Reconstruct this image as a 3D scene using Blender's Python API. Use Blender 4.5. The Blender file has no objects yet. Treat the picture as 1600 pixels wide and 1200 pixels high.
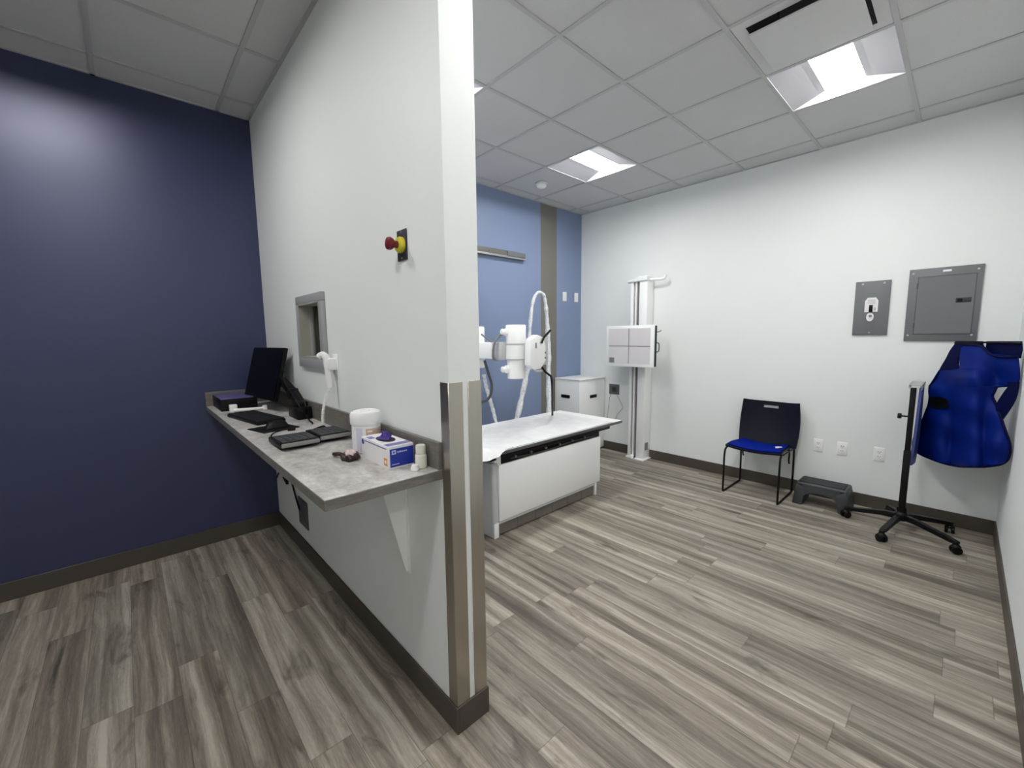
import bpy, bmesh, math, random
from mathutils import Vector, Matrix
random.seed(7)
SC = bpy.context.scene
COL = SC.collection

# ------------------------------------------------------------------ camera
F_PX = 651.341
CAM = Vector((0.0, 0.0, 1.4882))
R_ = Vector((0.73375311, -0.6793287, -0.01090314))
U_ = Vector((0.08523453, 0.07611836, 0.99344908))
F_ = Vector((0.67404855, 0.72987568, -0.11375435))
cd = bpy.data.cameras.new('camera')
cam = bpy.data.objects.new('camera', cd)
COL.objects.link(cam)
cd.sensor_fit = 'HORIZONTAL'
cd.sensor_width = 36.0
cd.lens = F_PX / 1600 * 36
cd.clip_start = 0.02
cam.matrix_world = Matrix(((R_.x, U_.x, -F_.x, CAM.x), (R_.y, U_.y, -F_.y, CAM.y), (R_.z, U_.z, -F_.z, CAM.z), (0, 0, 0, 1)))
SC.camera = cam


def at(px, py, axis, val):
    """point of the room seen at a photo pixel, on the plane axis = val"""
    d = F_ + R_ * ((px - 800) / F_PX) - U_ * ((py - 600) / F_PX)
    k = 'xyz'.index(axis)
    return CAM + d * ((val - CAM[k]) / d[k])


def at_plane(px, py, p0, n):
    d = F_ + R_ * ((px - 800) / F_PX) - U_ * ((py - 600) / F_PX)
    return CAM + d * ((p0 - CAM).dot(n) / d.dot(n))


# ------------------------------------------------------------------ room numbers (metres)
XW = 4.559      # long white wall
XP, XQ = 0.8024, 0.9383   # partition faces
YE = 1.188      # partition end
YB = 3.5486     # blue back wall
YN = 3.648      # navy wall
YR = -0.2563    # near wall at the right edge
H = 3.0615      # ceiling
BH = 0.109      # baseboard height
U = 0.6096
GX, GY = 1.8252, 0.3570   # ceiling grid origin
HC = 1.015      # counter top


# ------------------------------------------------------------------ materials
def lin(c):
    c = c / 255.0
    return c / 12.92 if c <= 0.04045 else ((c + 0.055) / 1.055) ** 2.4


def rgb(r, g, b):
    return (lin(r), lin(g), lin(b), 1.0)


M = {}


class NT:
    def __init__(self, name):
        self.m = bpy.data.materials.new(name)
        self.m.use_nodes = True
        self.t = self.m.node_tree
        self.t.nodes.clear()
        self.out = self.n('ShaderNodeOutputMaterial')
        M[name] = self.m

    def n(self, typ, **kw):
        nd = self.t.nodes.new(typ)
        for k, v in kw.items():
            if k.startswith('i_'):
                nd.inputs[k[2:].replace('_', ' ')].default_value = v
            else:
                setattr(nd, k, v)
        return nd

    def l(self, a, b):
        self.t.links.new(a, b)

    def math(self, op, a, b=None, c=None):
        nd = self.n('ShaderNodeMath', operation=op)
        for i, v in enumerate((a, b, c)):
            if v is None:
                continue
            if isinstance(v, (int, float)):
                nd.inputs[i].default_value = v
            else:
                self.l(v, nd.inputs[i])
        return nd.outputs[0]

    def comb(self, x, y, z):
        nd = self.n('ShaderNodeCombineXYZ')
        for i, v in enumerate((x, y, z)):
            if isinstance(v, (int, float)):
                nd.inputs[i].default_value = v
            else:
                self.l(v, nd.inputs[i])
        return nd.outputs[0]

    def mix(self, f, a, b, mode='MIX'):
        nd = self.n('ShaderNodeMix', data_type='RGBA', blend_type=mode)
        for s, v in ((nd.inputs[0], f), (nd.inputs[6], a), (nd.inputs[7], b)):
            if isinstance(v, (int, float)):
                s.default_value = v
            elif isinstance(v, tuple):
                s.default_value = v
            else:
                self.l(v, s)
        return nd.outputs[2]

    def ramp(self, f, stops):
        nd = self.n('ShaderNodeValToRGB')
        e = nd.color_ramp.elements
        while len(e) < len(stops):
            e.new(0.5)
        for i, (p, c) in enumerate(stops):
            e[i].position = p
            e[i].color = c
        self.l(f, nd.inputs[0])
        return nd.outputs[0]

    def noise(self, vec, scale=5, detail=4, rough=0.55, dist=0):
        nd = self.n('ShaderNodeTexNoise')
        nd.inputs['Scale'].default_value = scale
        nd.inputs['Detail'].default_value = detail
        nd.inputs['Roughness'].default_value = rough
        nd.inputs['Distortion'].default_value = dist
        self.l(vec, nd.inputs['Vector'])
        return nd.outputs[0]

    def bsdf(self, color, rough=0.5, metal=0.0, spec=0.5, bump=None, bstr=0.2, bdist=0.002):
        b = self.n('ShaderNodeBsdfPrincipled')
        for s, v in ((b.inputs['Base Color'], color), (b.inputs['Roughness'], rough)):
            if isinstance(v, (int, float, tuple)):
                s.default_value = v
            else:
                self.l(v, s)
        b.inputs['Metallic'].default_value = metal
        b.inputs['Specular IOR Level'].default_value = spec
        if bump is not None:
            bn = self.n('ShaderNodeBump')
            bn.inputs['Strength'].default_value = bstr
            bn.inputs['Distance'].default_value = bdist
            self.l(bump, bn.inputs['Height'])
            self.l(bn.outputs[0], b.inputs['Normal'])
        self.l(b.outputs[0], self.out.inputs[0])
        return b

    def obj(self):
        return self.n('ShaderNodeTexCoord').outputs['Object']


def simple(name, c, rough=0.5, metal=0.0, spec=0.5, var=0.04, scale=30, bstr=0.0, stretch=None):
    """plain procedural material: base colour with a little mottling"""
    t = NT(name)
    v = t.obj()
    if stretch:
        mp = t.n('ShaderNodeMapping')
        mp.inputs['Scale'].default_value = stretch
        t.l(v, mp.inputs['Vector'])
        v = mp.outputs[0]
    f = t.noise(v, scale, 3)
    a = tuple(max(0, x * (1 - var)) for x in c[:3]) + (1,)
    b = tuple(min(1, x * (1 + var)) for x in c[:3]) + (1,)
    colr = t.mix(f, a, b)
    t.bsdf(colr, rough, metal, spec, bump=f if bstr else None, bstr=bstr)
    return t


simple('wall_white', (0.80, 0.825, 0.815, 1), 0.55, spec=0.35, var=0.012, scale=160, bstr=0.05)
simple('navy_paint', (0.029, 0.036, 0.092, 1), 0.37, spec=0.85, var=0.02, scale=220, bstr=0.05)
M['navy_paint'].node_tree.nodes['Principled BSDF'].inputs['Specular Tint'].default_value = (0.82, 0.84, 1.0, 1)
simple('blue_paint', (0.220, 0.283, 0.435, 1), 0.42, spec=0.4, var=0.02, scale=160, bstr=0.04)
simple('taupe_paint', (0.185, 0.180, 0.155, 1), 0.45, spec=0.4, var=0.03, scale=60)
simple('baseboard_brown', (0.070, 0.058, 0.048, 1), 0.45, var=0.06, scale=20)
simple('grid_paint', (0.47, 0.47, 0.475, 1), 0.5, var=0.01)
simple('white_plastic', (0.88, 0.885, 0.87, 1), 0.38, var=0.01)
simple('white_paint', (0.90, 0.91, 0.905, 1), 0.32, var=0.012)
simple('grey_paint', (0.50, 0.51, 0.52, 1), 0.35, var=0.02)
simple('light_grey', (0.66, 0.64, 0.65, 1), 0.45, var=0.02)
simple('line_grey', (0.20, 0.19, 0.20, 1), 0.5, var=0.02)
simple('black_plastic', (0.0035, 0.0035, 0.0042, 1), 0.45, spec=0.22, var=0.1)
simple('black_screen', (0.0015, 0.0015, 0.004, 1), 0.30, spec=0.10, var=0.05)
simple('black_metal', (0.004, 0.004, 0.0045, 1), 0.38, spec=0.25, var=0.1)
simple('key_dark', (0.010, 0.011, 0.013, 1), 0.5, spec=0.3, var=0.1)
simple('charcoal', (0.045, 0.049, 0.054, 1), 0.5, var=0.08, scale=60, bstr=0.1)
simple('console_edge', (0.26, 0.26, 0.25, 1), 0.4, var=0.03)
simple('panel_grey', (0.150, 0.158, 0.165, 1), 0.45, var=0.03, scale=60)
simple('panel_edge', (0.085, 0.09, 0.095, 1), 0.5, var=0.03)
simple('frame_grey', (0.34, 0.345, 0.355, 1), 0.4, var=0.03)
simple('jamb_tan', (0.33, 0.325, 0.29, 1), 0.5, var=0.05)
simple('navy_shell', (0.0018, 0.003, 0.012, 1), 0.42, spec=0.25, var=0.05)
simple('blue_seat', (0.001, 0.012, 0.21, 1), 0.6, spec=0.06, var=0.08, scale=300, bstr=0.1)
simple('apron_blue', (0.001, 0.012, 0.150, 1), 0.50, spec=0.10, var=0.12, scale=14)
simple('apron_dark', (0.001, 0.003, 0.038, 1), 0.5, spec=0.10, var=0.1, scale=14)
simple('shield_blue', (0.05, 0.07, 0.24, 1), 0.5, var=0.1, scale=14)
simple('slot_pale', (0.45, 0.45, 0.45, 1), 0.5)
simple('red_button', (0.15, 0.004, 0.010, 1), 0.35)
simple('yellow_collar', (0.62, 0.55, 0.03, 1), 0.4)
simple('plate_dark', (0.028, 0.028, 0.035, 1), 0.4)
simple('outlet_grey', (0.10, 0.105, 0.11, 1), 0.45)
simple('violet_sheen_top', (0.11, 0.095, 0.24, 1), 0.35)  # violet sheen of the navy wall put into the lid colour
simple('carton_white', (0.82, 0.81, 0.83, 1), 0.5, var=0.03)
simple('carton_blue', (0.012, 0.035, 0.33, 1), 0.42, var=0.04)
simple('carton_lilac', (0.20, 0.17, 0.42, 1), 0.45)
simple('carton_pale', (0.55, 0.60, 0.80, 1), 0.45)
simple('glove_purple', (0.045, 0.018, 0.24, 1), 0.5, var=0.15)
simple('orange_mark', (0.75, 0.30, 0.04, 1), 0.5)
simple('label_tan', (0.60, 0.42, 0.33, 1), 0.5, var=0.25, scale=40)
simple('label_lilac', (0.62, 0.62, 0.74, 1), 0.5, var=0.08, scale=40)
simple('cream_plastic', (0.72, 0.71, 0.64, 1), 0.4)
simple('maroon', (0.025, 0.007, 0.008, 1), 0.35, var=0.3, scale=60)
simple('pink_pale', (0.72, 0.55, 0.53, 1), 0.35, var=0.3, scale=90)
simple('tabletop_edge', (0.09, 0.09, 0.095, 1), 0.4, var=0.05)
simple('steel', (0.50, 0.47, 0.41, 1), 0.30, metal=1.0, var=0.10, scale=3, stretch=(60, 60, 0.6))
simple('steel_kick', (0.19, 0.175, 0.15, 1), 0.40, metal=0.3, var=0.2, scale=6)
simple('aluminium', (0.55, 0.55, 0.54, 1), 0.35, metal=0.9, var=0.05, scale=4, stretch=(60, 60, 0.6))
simple('rail_grey', (0.17, 0.165, 0.155, 1), 0.4, metal=0.2, var=0.1)
simple('cord_grey', (0.16, 0.16, 0.17, 1), 0.5)
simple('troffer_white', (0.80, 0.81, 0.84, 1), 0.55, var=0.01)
simple('troffer_side_dimmed', (0.46, 0.46, 0.49, 1), 0.7, spec=0.1, var=0.01)  # side panels darkened in colour to hold down the lens glare
simple('vent_dark', (0.03, 0.03, 0.033, 1), 0.6)
simple('vent_white', (0.62, 0.62, 0.62, 1), 0.5, var=0.01)


def wrap_mat():
    t = NT('cable_wrap')
    f = t.noise(t.obj(), 60, 4, 0.6, 1.0)
    c = t.ramp(f, [(0.3, (0.50, 0.52, 0.56, 1)), (0.6, (0.84, 0.85, 0.86, 1))])
    t.bsdf(c, 0.25, bump=f, bstr=0.8, bdist=0.01)


wrap_mat()


def sheet_mat():
    t = NT('sheet_white')
    v = t.obj()
    f = t.noise(v, 9, 4, 0.55, 0.6)
    c = t.ramp(f, [(0.3, (0.70, 0.71, 0.71, 1)), (0.65, (0.80, 0.80, 0.79, 1))])
    t.bsdf(c, 0.45, bump=f, bstr=0.35, bdist=0.012)


sheet_mat()


def tile_mat():
    t = NT('ceiling_tile')
    v = t.obj()
    f = t.noise(v, 260, 3, 0.6)
    g = t.noise(v, 3, 2)
    c = t.ramp(f, [(0.25, (0.49, 0.49, 0.49, 1)), (0.5, (0.59, 0.59, 0.59, 1)), (0.8, (0.62, 0.62, 0.62, 1))])
    c = t.mix(0.06, c, t.ramp(g, [(0.3, (0.5, 0.5, 0.5, 1)), (0.7, (0.8, 0.8, 0.8, 1))]))
    t.bsdf(c, 0.85, spec=0.2, bump=f, bstr=0.25)


tile_mat()


def floor_mat():
    t = NT('plank_floor')
    sx = t.n('ShaderNodeSeparateXYZ')
    t.l(t.obj(), sx.inputs[0])
    X, Y = sx.outputs[0], sx.outputs[1]
    W, L = 0.152, 1.22
    xr = t.math('DIVIDE', t.math('ADD', X, 0.098), W)
    row = t.math('FLOOR', xr)
    fx = t.math('FRACT', xr)
    wn = t.n('ShaderNodeTexWhiteNoise', noise_dimensions='1D')
    t.l(row, wn.inputs['W'])
    yr = t.math('ADD', t.math('DIVIDE', Y, L), t.math('MULTIPLY', wn.outputs[0], 7.31))
    colm = t.math('FLOOR', yr)
    fy = t.math('FRACT', yr)
    wp = t.n('ShaderNodeTexWhiteNoise', noise_dimensions='2D')
    t.l(t.comb(row, colm, 0), wp.inputs['Vector'])
    rv = wp.outputs[0]
    sc = t.n('ShaderNodeSeparateColor')
    t.l(wp.outputs[1], sc.inputs[0])
    r2, r3 = sc.outputs[1], sc.outputs[2]
    ox = t.math('MULTIPLY', rv, 37.0)
    oy = t.math('MULTIPLY', r2, 53.0)
    # broad streaks running with the plank
    wob = t.math('MULTIPLY', t.math('SUBTRACT', t.noise(t.comb(t.math('ADD', t.math('MULTIPLY', X, 3.0), ox), t.math('ADD', t.math('MULTIPLY', Y, 1.6), oy), 0), 1.0, 2), 0.5), 0.045)
    Xw = t.math('ADD', X, wob)
    v1 = t.comb(t.math('ADD', t.math('MULTIPLY', Xw, 16.0), ox), t.math('ADD', t.math('MULTIPLY', Y, 0.40), oy), 0)
    n1 = t.noise(v1, 1.0, 2, 0.45, 0.15)
    v2 = t.comb(t.math('ADD', t.math('MULTIPLY', Xw, 75.0), ox), t.math('ADD', t.math('MULTIPLY', Y, 3.2), oy), 1.7)
    n2 = t.noise(v2, 1.0, 5, 0.65, 0.4)
    v3 = t.comb(t.math('ADD', t.math('MULTIPLY', Xw, 300.0), ox), t.math('ADD', t.math('MULTIPLY', Y, 30.0), oy), 4.1)
    n3 = t.noise(v3, 1.0, 3, 0.7)
    # knots / dark smoky patches
    v4 = t.comb(t.math('ADD', t.math('MULTIPLY', Xw, 9.0), ox), t.math('ADD', t.math('MULTIPLY', Y, 2.3), oy), 9.0)
    n4 = t.noise(v4, 1.0, 4, 0.6, 0.9)
    s = t.math('ADD', t.math('MULTIPLY', n1, 0.55), t.math('MULTIPLY', n2, 0.32))
    s = t.math('ADD', s, t.math('MULTIPLY', n3, 0.13))
    s = t.math('ADD', s, t.math('MULTIPLY', t.math('SUBTRACT', rv, 0.5), 0.07))
    c = t.ramp(s, [(0.34, (0.088, 0.075, 0.060, 1)), (0.44, (0.168, 0.147, 0.119, 1)), (0.53, (0.280, 0.249, 0.204, 1)), (0.63, (0.450, 0.410, 0.348, 1))])
    tint = t.ramp(r3, [(0.2, (0.98, 1.0, 1.0, 1)), (0.8, (1.02, 0.995, 0.985, 1))])
    c = t.mix(1.0, c, tint, 'MULTIPLY')
    kn = t.ramp(n4, [(0.28, (0.36, 0.36, 0.35, 1)), (0.42, (1, 1, 1, 1))])
    c = t.mix(0.85, c, kn, 'MULTIPLY')
    # seams
    ex = t.math('LESS_THAN', t.math('MINIMUM', fx, t.math('SUBTRACT', 1.0, fx)), 0.009)
    ey = t.math('LESS_THAN', t.math('MINIMUM', fy, t.math('SUBTRACT', 1.0, fy)), 0.0013)
    seam = t.math('MAXIMUM', ex, ey)
    c = t.mix(t.math('MULTIPLY', seam, 0.45), c, (0.05, 0.042, 0.035, 1))
    t.bsdf(c, t.math('ADD', t.math('MULTIPLY', n2, 0.15), 0.42), spec=0.4, bump=t.math('SUBTRACT', s, t.math('MULTIPLY', seam, 0.6)), bstr=0.12, bdist=0.003)


floor_mat()


def laminate(name, dark, light, stretch, scale):
    t = NT(name)
    mp = t.n('ShaderNodeMapping')
    mp.inputs['Scale'].default_value = stretch
    t.l(t.obj(), mp.inputs['Vector'])
    a = t.noise(mp.outputs[0], scale, 6, 0.65, 0.5)
    b = t.noise(mp.outputs[0], scale * 6, 3, 0.6)
    s = t.math('ADD', t.math('MULTIPLY', a, 0.7), t.math('MULTIPLY', b, 0.3))
    c = t.ramp(s, [(0.33, dark), (0.62, light)])
    t.bsdf(c, 0.42, bump=s, bstr=0.05)


laminate('counter_top', (0.27, 0.255, 0.245, 1), (0.62, 0.60, 0.575, 1), (1.6, 1, 1), 7)
laminate('counter_edge', (0.115, 0.105, 0.095, 1), (0.20, 0.185, 0.168, 1), (1, 1, 5), 9)


def emit(name, c, s):
    t = NT(name)
    e = t.n('ShaderNodeEmission')
    e.inputs[0].default_value = c
    e.inputs[1].default_value = s
    t.l(e.outputs[0], t.out.inputs[0])


LENS = 59.5
emit('lamp_lens', (1.0, 0.985, 0.97, 1), LENS)


def glass():
    t = NT('lead_glass')
    g = t.n('ShaderNodeBsdfGlass')
    g.inputs['Color'].default_value = (0.93, 0.94, 0.88, 1)
    g.inputs['Roughness'].default_value = 0.0
    g.inputs['IOR'].default_value = 1.3
    tr = t.n('ShaderNodeBsdfTransparent')
    tr.inputs[0].default_value = (0.92, 0.93, 0.88, 1)
    gl = t.n('ShaderNodeBsdfGlossy')
    gl.inputs['Roughness'].default_value = 0.03
    fr = t.n('ShaderNodeFresnel')
    fr.inputs[0].default_value = 1.5
    mx = t.n('ShaderNodeMixShader')
    t.l(fr.outputs[0], mx.inputs[0])
    t.l(tr.outputs[0], mx.inputs[1])
    t.l(gl.outputs[0], mx.inputs[2])
    t.l(mx.outputs[0], t.out.inputs[0])


glass()


# ------------------------------------------------------------------ mesh builder
class MB:
    def __init__(self):
        self.bm = bmesh.new()
        self.mats = []

    def _mi(self, mat):
        if mat not in self.mats:
            self.mats.append(mat)
        return self.mats.index(mat)

    def _add(self, verts, faces, mat):
        vs = [self.bm.verts.new(v) for v in verts]
        mi = self._mi(mat)
        out = []
        for f in faces:
            try:
                fc = self.bm.faces.new([vs[i] for i in f])
            except ValueError:
                continue
            fc.material_index = mi
            out.append(fc)
        return vs, out

    def obox(self, c, ax, ay, az, mat, bev=0.0, seg=2):
        """box from its centre and three half-axis vectors"""
        c, ax, ay, az = Vector(c), Vector(ax), Vector(ay), Vector(az)
        v = [c + ax * i + ay * j + az * k for k in (-1, 1) for j in (-1, 1) for i in (-1, 1)]
        vs, fs = self._add(v, [(0, 2, 3, 1), (4, 5, 7, 6), (0, 1, 5, 4), (2, 6, 7, 3), (0, 4, 6, 2), (1, 3, 7, 5)], mat)
        if bev > 0:
            es = set()
            for f in fs:
                es.update(f.edges)
            bmesh.ops.bevel(self.bm, geom=list(es), offset=bev, segments=seg, profile=0.5, affect='EDGES', clamp_overlap=True, material=self._mi(mat))
        return self

    def box(self, x0, x1, y0, y1, z0, z1, mat, bev=0.0, seg=2):
        return self.obox(((x0 + x1) / 2, (y0 + y1) / 2, (z0 + z1) / 2), (abs(x1 - x0) / 2, 0, 0), (0, abs(y1 - y0) / 2, 0), (0, 0, abs(z1 - z0) / 2), mat, bev, seg)

    def tube(self, pts, r, mat, n=10, smooth=0, taper=None):
        pts = [Vector(p) for p in pts]
        if smooth:
            P = [pts[0]] + pts + [pts[-1]]
            q = []
            for i in range(1, len(P) - 2):
                for k in range(smooth):
                    s = k / smooth
                    a, b, c, d = P[i - 1], P[i], P[i + 1], P[i + 2]
                    q.append(0.5 * ((2 * b) + (c - a) * s + (2 * a - 5 * b + 4 * c - d) * s * s + (3 * b - a - 3 * c + d) * s ** 3))
            q.append(pts[-1])
            pts = q
        m = len(pts)
        verts = []
        up = None
        for i, p in enumerate(pts):
            t = (pts[min(i + 1, m - 1)] - pts[max(i - 1, 0)]).normalized()
            if up is None:
                up = Vector((0, 0, 1)) if abs(t.z) < 0.9 else Vector((1, 0, 0))
            u = t.cross(up)
            if u.length < 1e-5:
                u = t.cross(Vector((0.3, 0.9, 0.1)))
            u.normalize()
            w = u.cross(t).normalized()
            up = w
            rr = r(i / max(1, m - 1)) if callable(r) else r
            for k in range(n):
                a = 2 * math.pi * k / n
                verts.append(p + u * (rr * math.cos(a)) + w * (rr * math.sin(a)))
        faces = []
        for i in range(m - 1):
            for k in range(n):
                k2 = (k + 1) % n
                faces.append((i * n + k, i * n + k2, (i + 1) * n + k2, (i + 1) * n + k))
        faces.append(tuple(range(n - 1, -1, -1)))
        faces.append(tuple((m - 1) * n + k for k in range(n)))
        self._add(verts, faces, mat)
        return self

    def cyl(self, p0, p1, r, mat, n=24, bev=0.0):
        p0, p1 = Vector(p0), Vector(p1)
        if bev <= 0:
            return self.tube([p0, p1], r, mat, n)
        d = (p1 - p0).normalized()
        L = (p1 - p0).length
        prof = [(r - bev, 0), (r - bev * 0.3, bev * 0.3), (r, bev), (r, L - bev), (r - bev * 0.3, L - bev * 0.3), (r - bev, L)]
        return self.rev(prof, p0, d, mat, n)

    def rev(self, prof, base, axis, mat, n=32):
        """lathe: profile of (radius, height) along an axis"""
        base, axis = Vector(base), Vector(axis).normalized()
        u = axis.orthogonal().normalized()
        w = axis.cross(u)
        m = len(prof)
        verts, faces = [], []
        for r, h in prof:
            for k in range(n):
                a = 2 * math.pi * k / n
                verts.append(base + axis * h + u * (r * math.cos(a)) + w * (r * math.sin(a)))
        for i in range(m - 1):
            for k in range(n):
                k2 = (k + 1) % n
                faces.append((i * n + k, i * n + k2, (i + 1) * n + k2, (i + 1) * n + k))
        if prof[0][0] > 1e-6:
            faces.append(tuple(range(n - 1, -1, -1)))
        if prof[-1][0] > 1e-6:
            faces.append(tuple((m - 1) * n + k for k in range(n)))
        self._add(verts, faces, mat)
        return self

    def prism(self, poly, a, b, mat, bev=0.0):
        """poly: list of 3-D points (a planar outline); extruded by vector b-a given as a vector"""
        ext = Vector(a)
        P = [Vector(p) for p in poly]
        n = len(P)
        verts = P + [p + ext for p in P]
        faces = [tuple(range(n - 1, -1, -1)), tuple(range(n, 2 * n))]
        for i in range(n):
            j = (i + 1) % n
            faces.append((i, j, n + j, n + i))
        vs, fs = self._add(verts, faces, mat)
        if bev:
            es = set()
            for f in fs:
                es.update(f.edges)
            bmesh.ops.bevel(self.bm, geom=list(es), offset=bev, segments=2, profile=0.5, affect='EDGES', clamp_overlap=True, material=self._mi(mat))
        return self

    def sheet(self, grid, thick, mat, mat_edge=None):
        """closed thick sheet from a grid of points"""
        R, Cn = len(grid), len(grid[0])
        g = [[Vector(p) for p in row] for row in grid]
        nrm = []
        for i in range(R):
            row = []
            for j in range(Cn):
                a = g[min(i + 1, R - 1)][j] - g[max(i - 1, 0)][j]
                b = g[i][min(j + 1, Cn - 1)] - g[i][max(j - 1, 0)]
                nv = a.cross(b)
                row.append(nv.normalized() if nv.length > 1e-9 else Vector((0, 0, 1)))
            nrm.append(row)
        verts = [g[i][j] + nrm[i][j] * thick / 2 for i in range(R) for j in range(Cn)] + [g[i][j] - nrm[i][j] * thick / 2 for i in range(R) for j in range(Cn)]
        N = R * Cn
        faces = []
        for i in range(R - 1):
            for j in range(Cn - 1):
                a, b, c, d = i * Cn + j, i * Cn + j + 1, (i + 1) * Cn + j + 1, (i + 1) * Cn + j
                faces.append((a, d, c, b))
                faces.append((N + a, N + b, N + c, N + d))
        for i in range(R - 1):
            for j in (0, Cn - 1):
                a, d = i * Cn + j, (i + 1) * Cn + j
                faces.append((a, N + a, N + d, d) if j == 0 else (a, d, N + d, N + a))
        for j in range(Cn - 1):
            for i in (0, R - 1):
                a, b = i * Cn + j, i * Cn + j + 1
                faces.append((a, b, N + b, N + a) if i == 0 else (a, N + a, N + b, b))
        self._add(verts, faces, mat)
        return self

    def build(self, name, parent=None, origin=None, sharp=38):
        """link as ONE mesh object; origin = world point that becomes the object origin"""
        bm = self.bm
        bmesh.ops.recalc_face_normals(bm, faces=bm.faces)
        if origin is None:
            if parent is not None:
                origin = parent.get('_o', None)
                origin = Vector(origin) if origin is not None else Vector((0, 0, 0))
            else:
                xs = [v.co for v in bm.verts]
                origin = Vector(((min(v.x for v in xs) + max(v.x for v in xs)) / 2, (min(v.y for v in xs) + max(v.y for v in xs)) / 2, min(v.z for v in xs)))
        origin = Vector(origin)
        for v in bm.verts:
            v.co -= origin
        lim = math.radians(sharp)
        for f in bm.faces:
            f.smooth = True
        for e in bm.edges:
            if len(e.link_faces) == 2:
                e.smooth = e.calc_face_angle(0) < lim
            else:
                e.smooth = False
        me = bpy.data.meshes.new(name)
        bm.to_mesh(me)
        bm.free()
        for m in self.mats:
            me.materials.append(M[m])
        o = bpy.data.objects.new(name, me)
        COL.objects.link(o)
        if parent is not None:
            o.parent = parent
        else:
            o.location = origin
        o['_o'] = tuple(origin)
        return o


def thing(name, loc, label, cat, group=None):
    o = bpy.data.objects.new(name, None)
    COL.objects.link(o)
    o.empty_display_size = 0.05
    o.location = loc
    o['_o'] = tuple(loc)
    tag(o, label, cat, group)
    return o


def tag(o, label, cat, group=None):
    o['label'] = label
    o['category'] = cat
    if group:
        o['group'] = group
    return o


def struct(name, mb, label=None):
    o = mb.build(name, origin=(0, 0, 0))
    o['kind'] = 'structure'
    return o

# ================================================================== SETTING
XL, YREAR, XSIDE = -1.95, -2.6, 2.0
XNEAR = 1.45            # free end of the near wall (the doorway the photo was taken from)

mb = MB()
mb.box(XL - 0.15, 4.75, YREAR - 0.15, 3.85, -0.08, 0.0, 'plank_floor')
struct('floor', mb)

mb = MB(); mb.box(XW, XW + 0.14, -0.42, 3.85, 0, H + 0.1, 'wall_white'); struct('wall_right', mb)
mb = MB(); mb.box(XNEAR, XW, YR - 0.13, YR, 0, H + 0.1, 'wall_white'); struct('wall_near', mb)
mb = MB(); mb.box(XL, 0.87, YN, YN + 0.15, 0, H + 0.1, 'navy_paint'); struct('wall_back_left', mb)
mb = MB()
sx0, sx1 = 3.772, 4.062
mb.box(0.875, sx0, YB, YB + 0.25, 0, H + 0.1, 'blue_paint')
mb.box(sx0, sx1, YB, YB + 0.25, 0, H + 0.1, 'taupe_paint')
mb.box(sx1, XW, YB, YB + 0.25, 0, H + 0.1, 'blue_paint')
struct('wall_back_right', mb)
mb = MB(); mb.box(XL - 0.14, XL, YREAR, YN + 0.1, 0, H + 0.1, 'wall_white'); struct('wall_left', mb)
mb = MB(); mb.box(XL, XSIDE, YREAR - 0.14, YREAR, 0, H + 0.1, 'wall_white'); struct('wall_rear', mb)
mb = MB(); mb.box(XSIDE, XSIDE + 0.14, YREAR, YR - 0.13, 0, H + 0.1, 'wall_white'); struct('wall_side', mb)

# partition with the viewing opening
WY0, WY1, WZ0, WZ1 = 2.372, 2.728, 1.375, 1.690
mb = MB()
mb.box(XP, XQ, YE, YN, 0, WZ0, 'wall_white')
mb.box(XP, XQ, YE, YN, WZ1, H + 0.1, 'wall_white')
mb.box(XP, XQ, YE, WY0, WZ0, WZ1, 'wall_white')
mb.box(XP, XQ, WY1, YN, WZ0, WZ1, 'wall_white')
struct('wall_partition', mb)

# window: frame on both faces, lining, glass
fw = 0.046
mb = MB()
for xa, xb in ((XP - 0.022, XP), (XQ, XQ + 0.018)):
    mb.box(xa, xb, WY0 - fw, WY1 + fw, WZ1, WZ1 + fw, 'frame_grey', 0.003)
    mb.box(xa, xb, WY0 - fw, WY1 + fw, WZ0 - fw - 0.008, WZ0, 'frame_grey', 0.003)
    mb.box(xa, xb, WY0 - fw, WY0, WZ0, WZ1, 'frame_grey', 0.003)
    mb.box(xa, xb, WY1, WY1 + fw, WZ0, WZ1, 'frame_grey', 0.003)
t_ = 0.008
mb.box(XP - 0.022, XQ + 0.018, WY0, WY0 + t_, WZ0, WZ1, 'jamb_tan')
mb.box(XP - 0.022, XQ + 0.018, WY1 - t_, WY1, WZ0, WZ1, 'jamb_tan')
mb.box(XP - 0.022, XQ + 0.018, WY0, WY1, WZ0, WZ0 + t_, 'jamb_tan')
mb.box(XP - 0.022, XQ + 0.018, WY0, WY1, WZ1 - t_, WZ1, 'jamb_tan')
for xx in (0.845, 0.885):
    mb.box(xx - 0.006, xx + 0.006, WY1 - t_ - 0.012, WY1 - t_, WZ0 + t_, WZ1 - t_, 'frame_grey')
    mb.box(xx - 0.006, xx + 0.006, WY0 + t_, WY0 + t_ + 0.012, WZ0 + t_, WZ1 - t_, 'frame_grey')
win = mb.build('window_1', origin=(0, 0, 0)); win['kind'] = 'structure'
mb = MB()
mb.box(0.862, 0.868, WY0 + t_, WY1 - t_, WZ0 + t_, WZ1 - t_, 'lead_glass')
mb.build('pane', parent=win)

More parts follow.
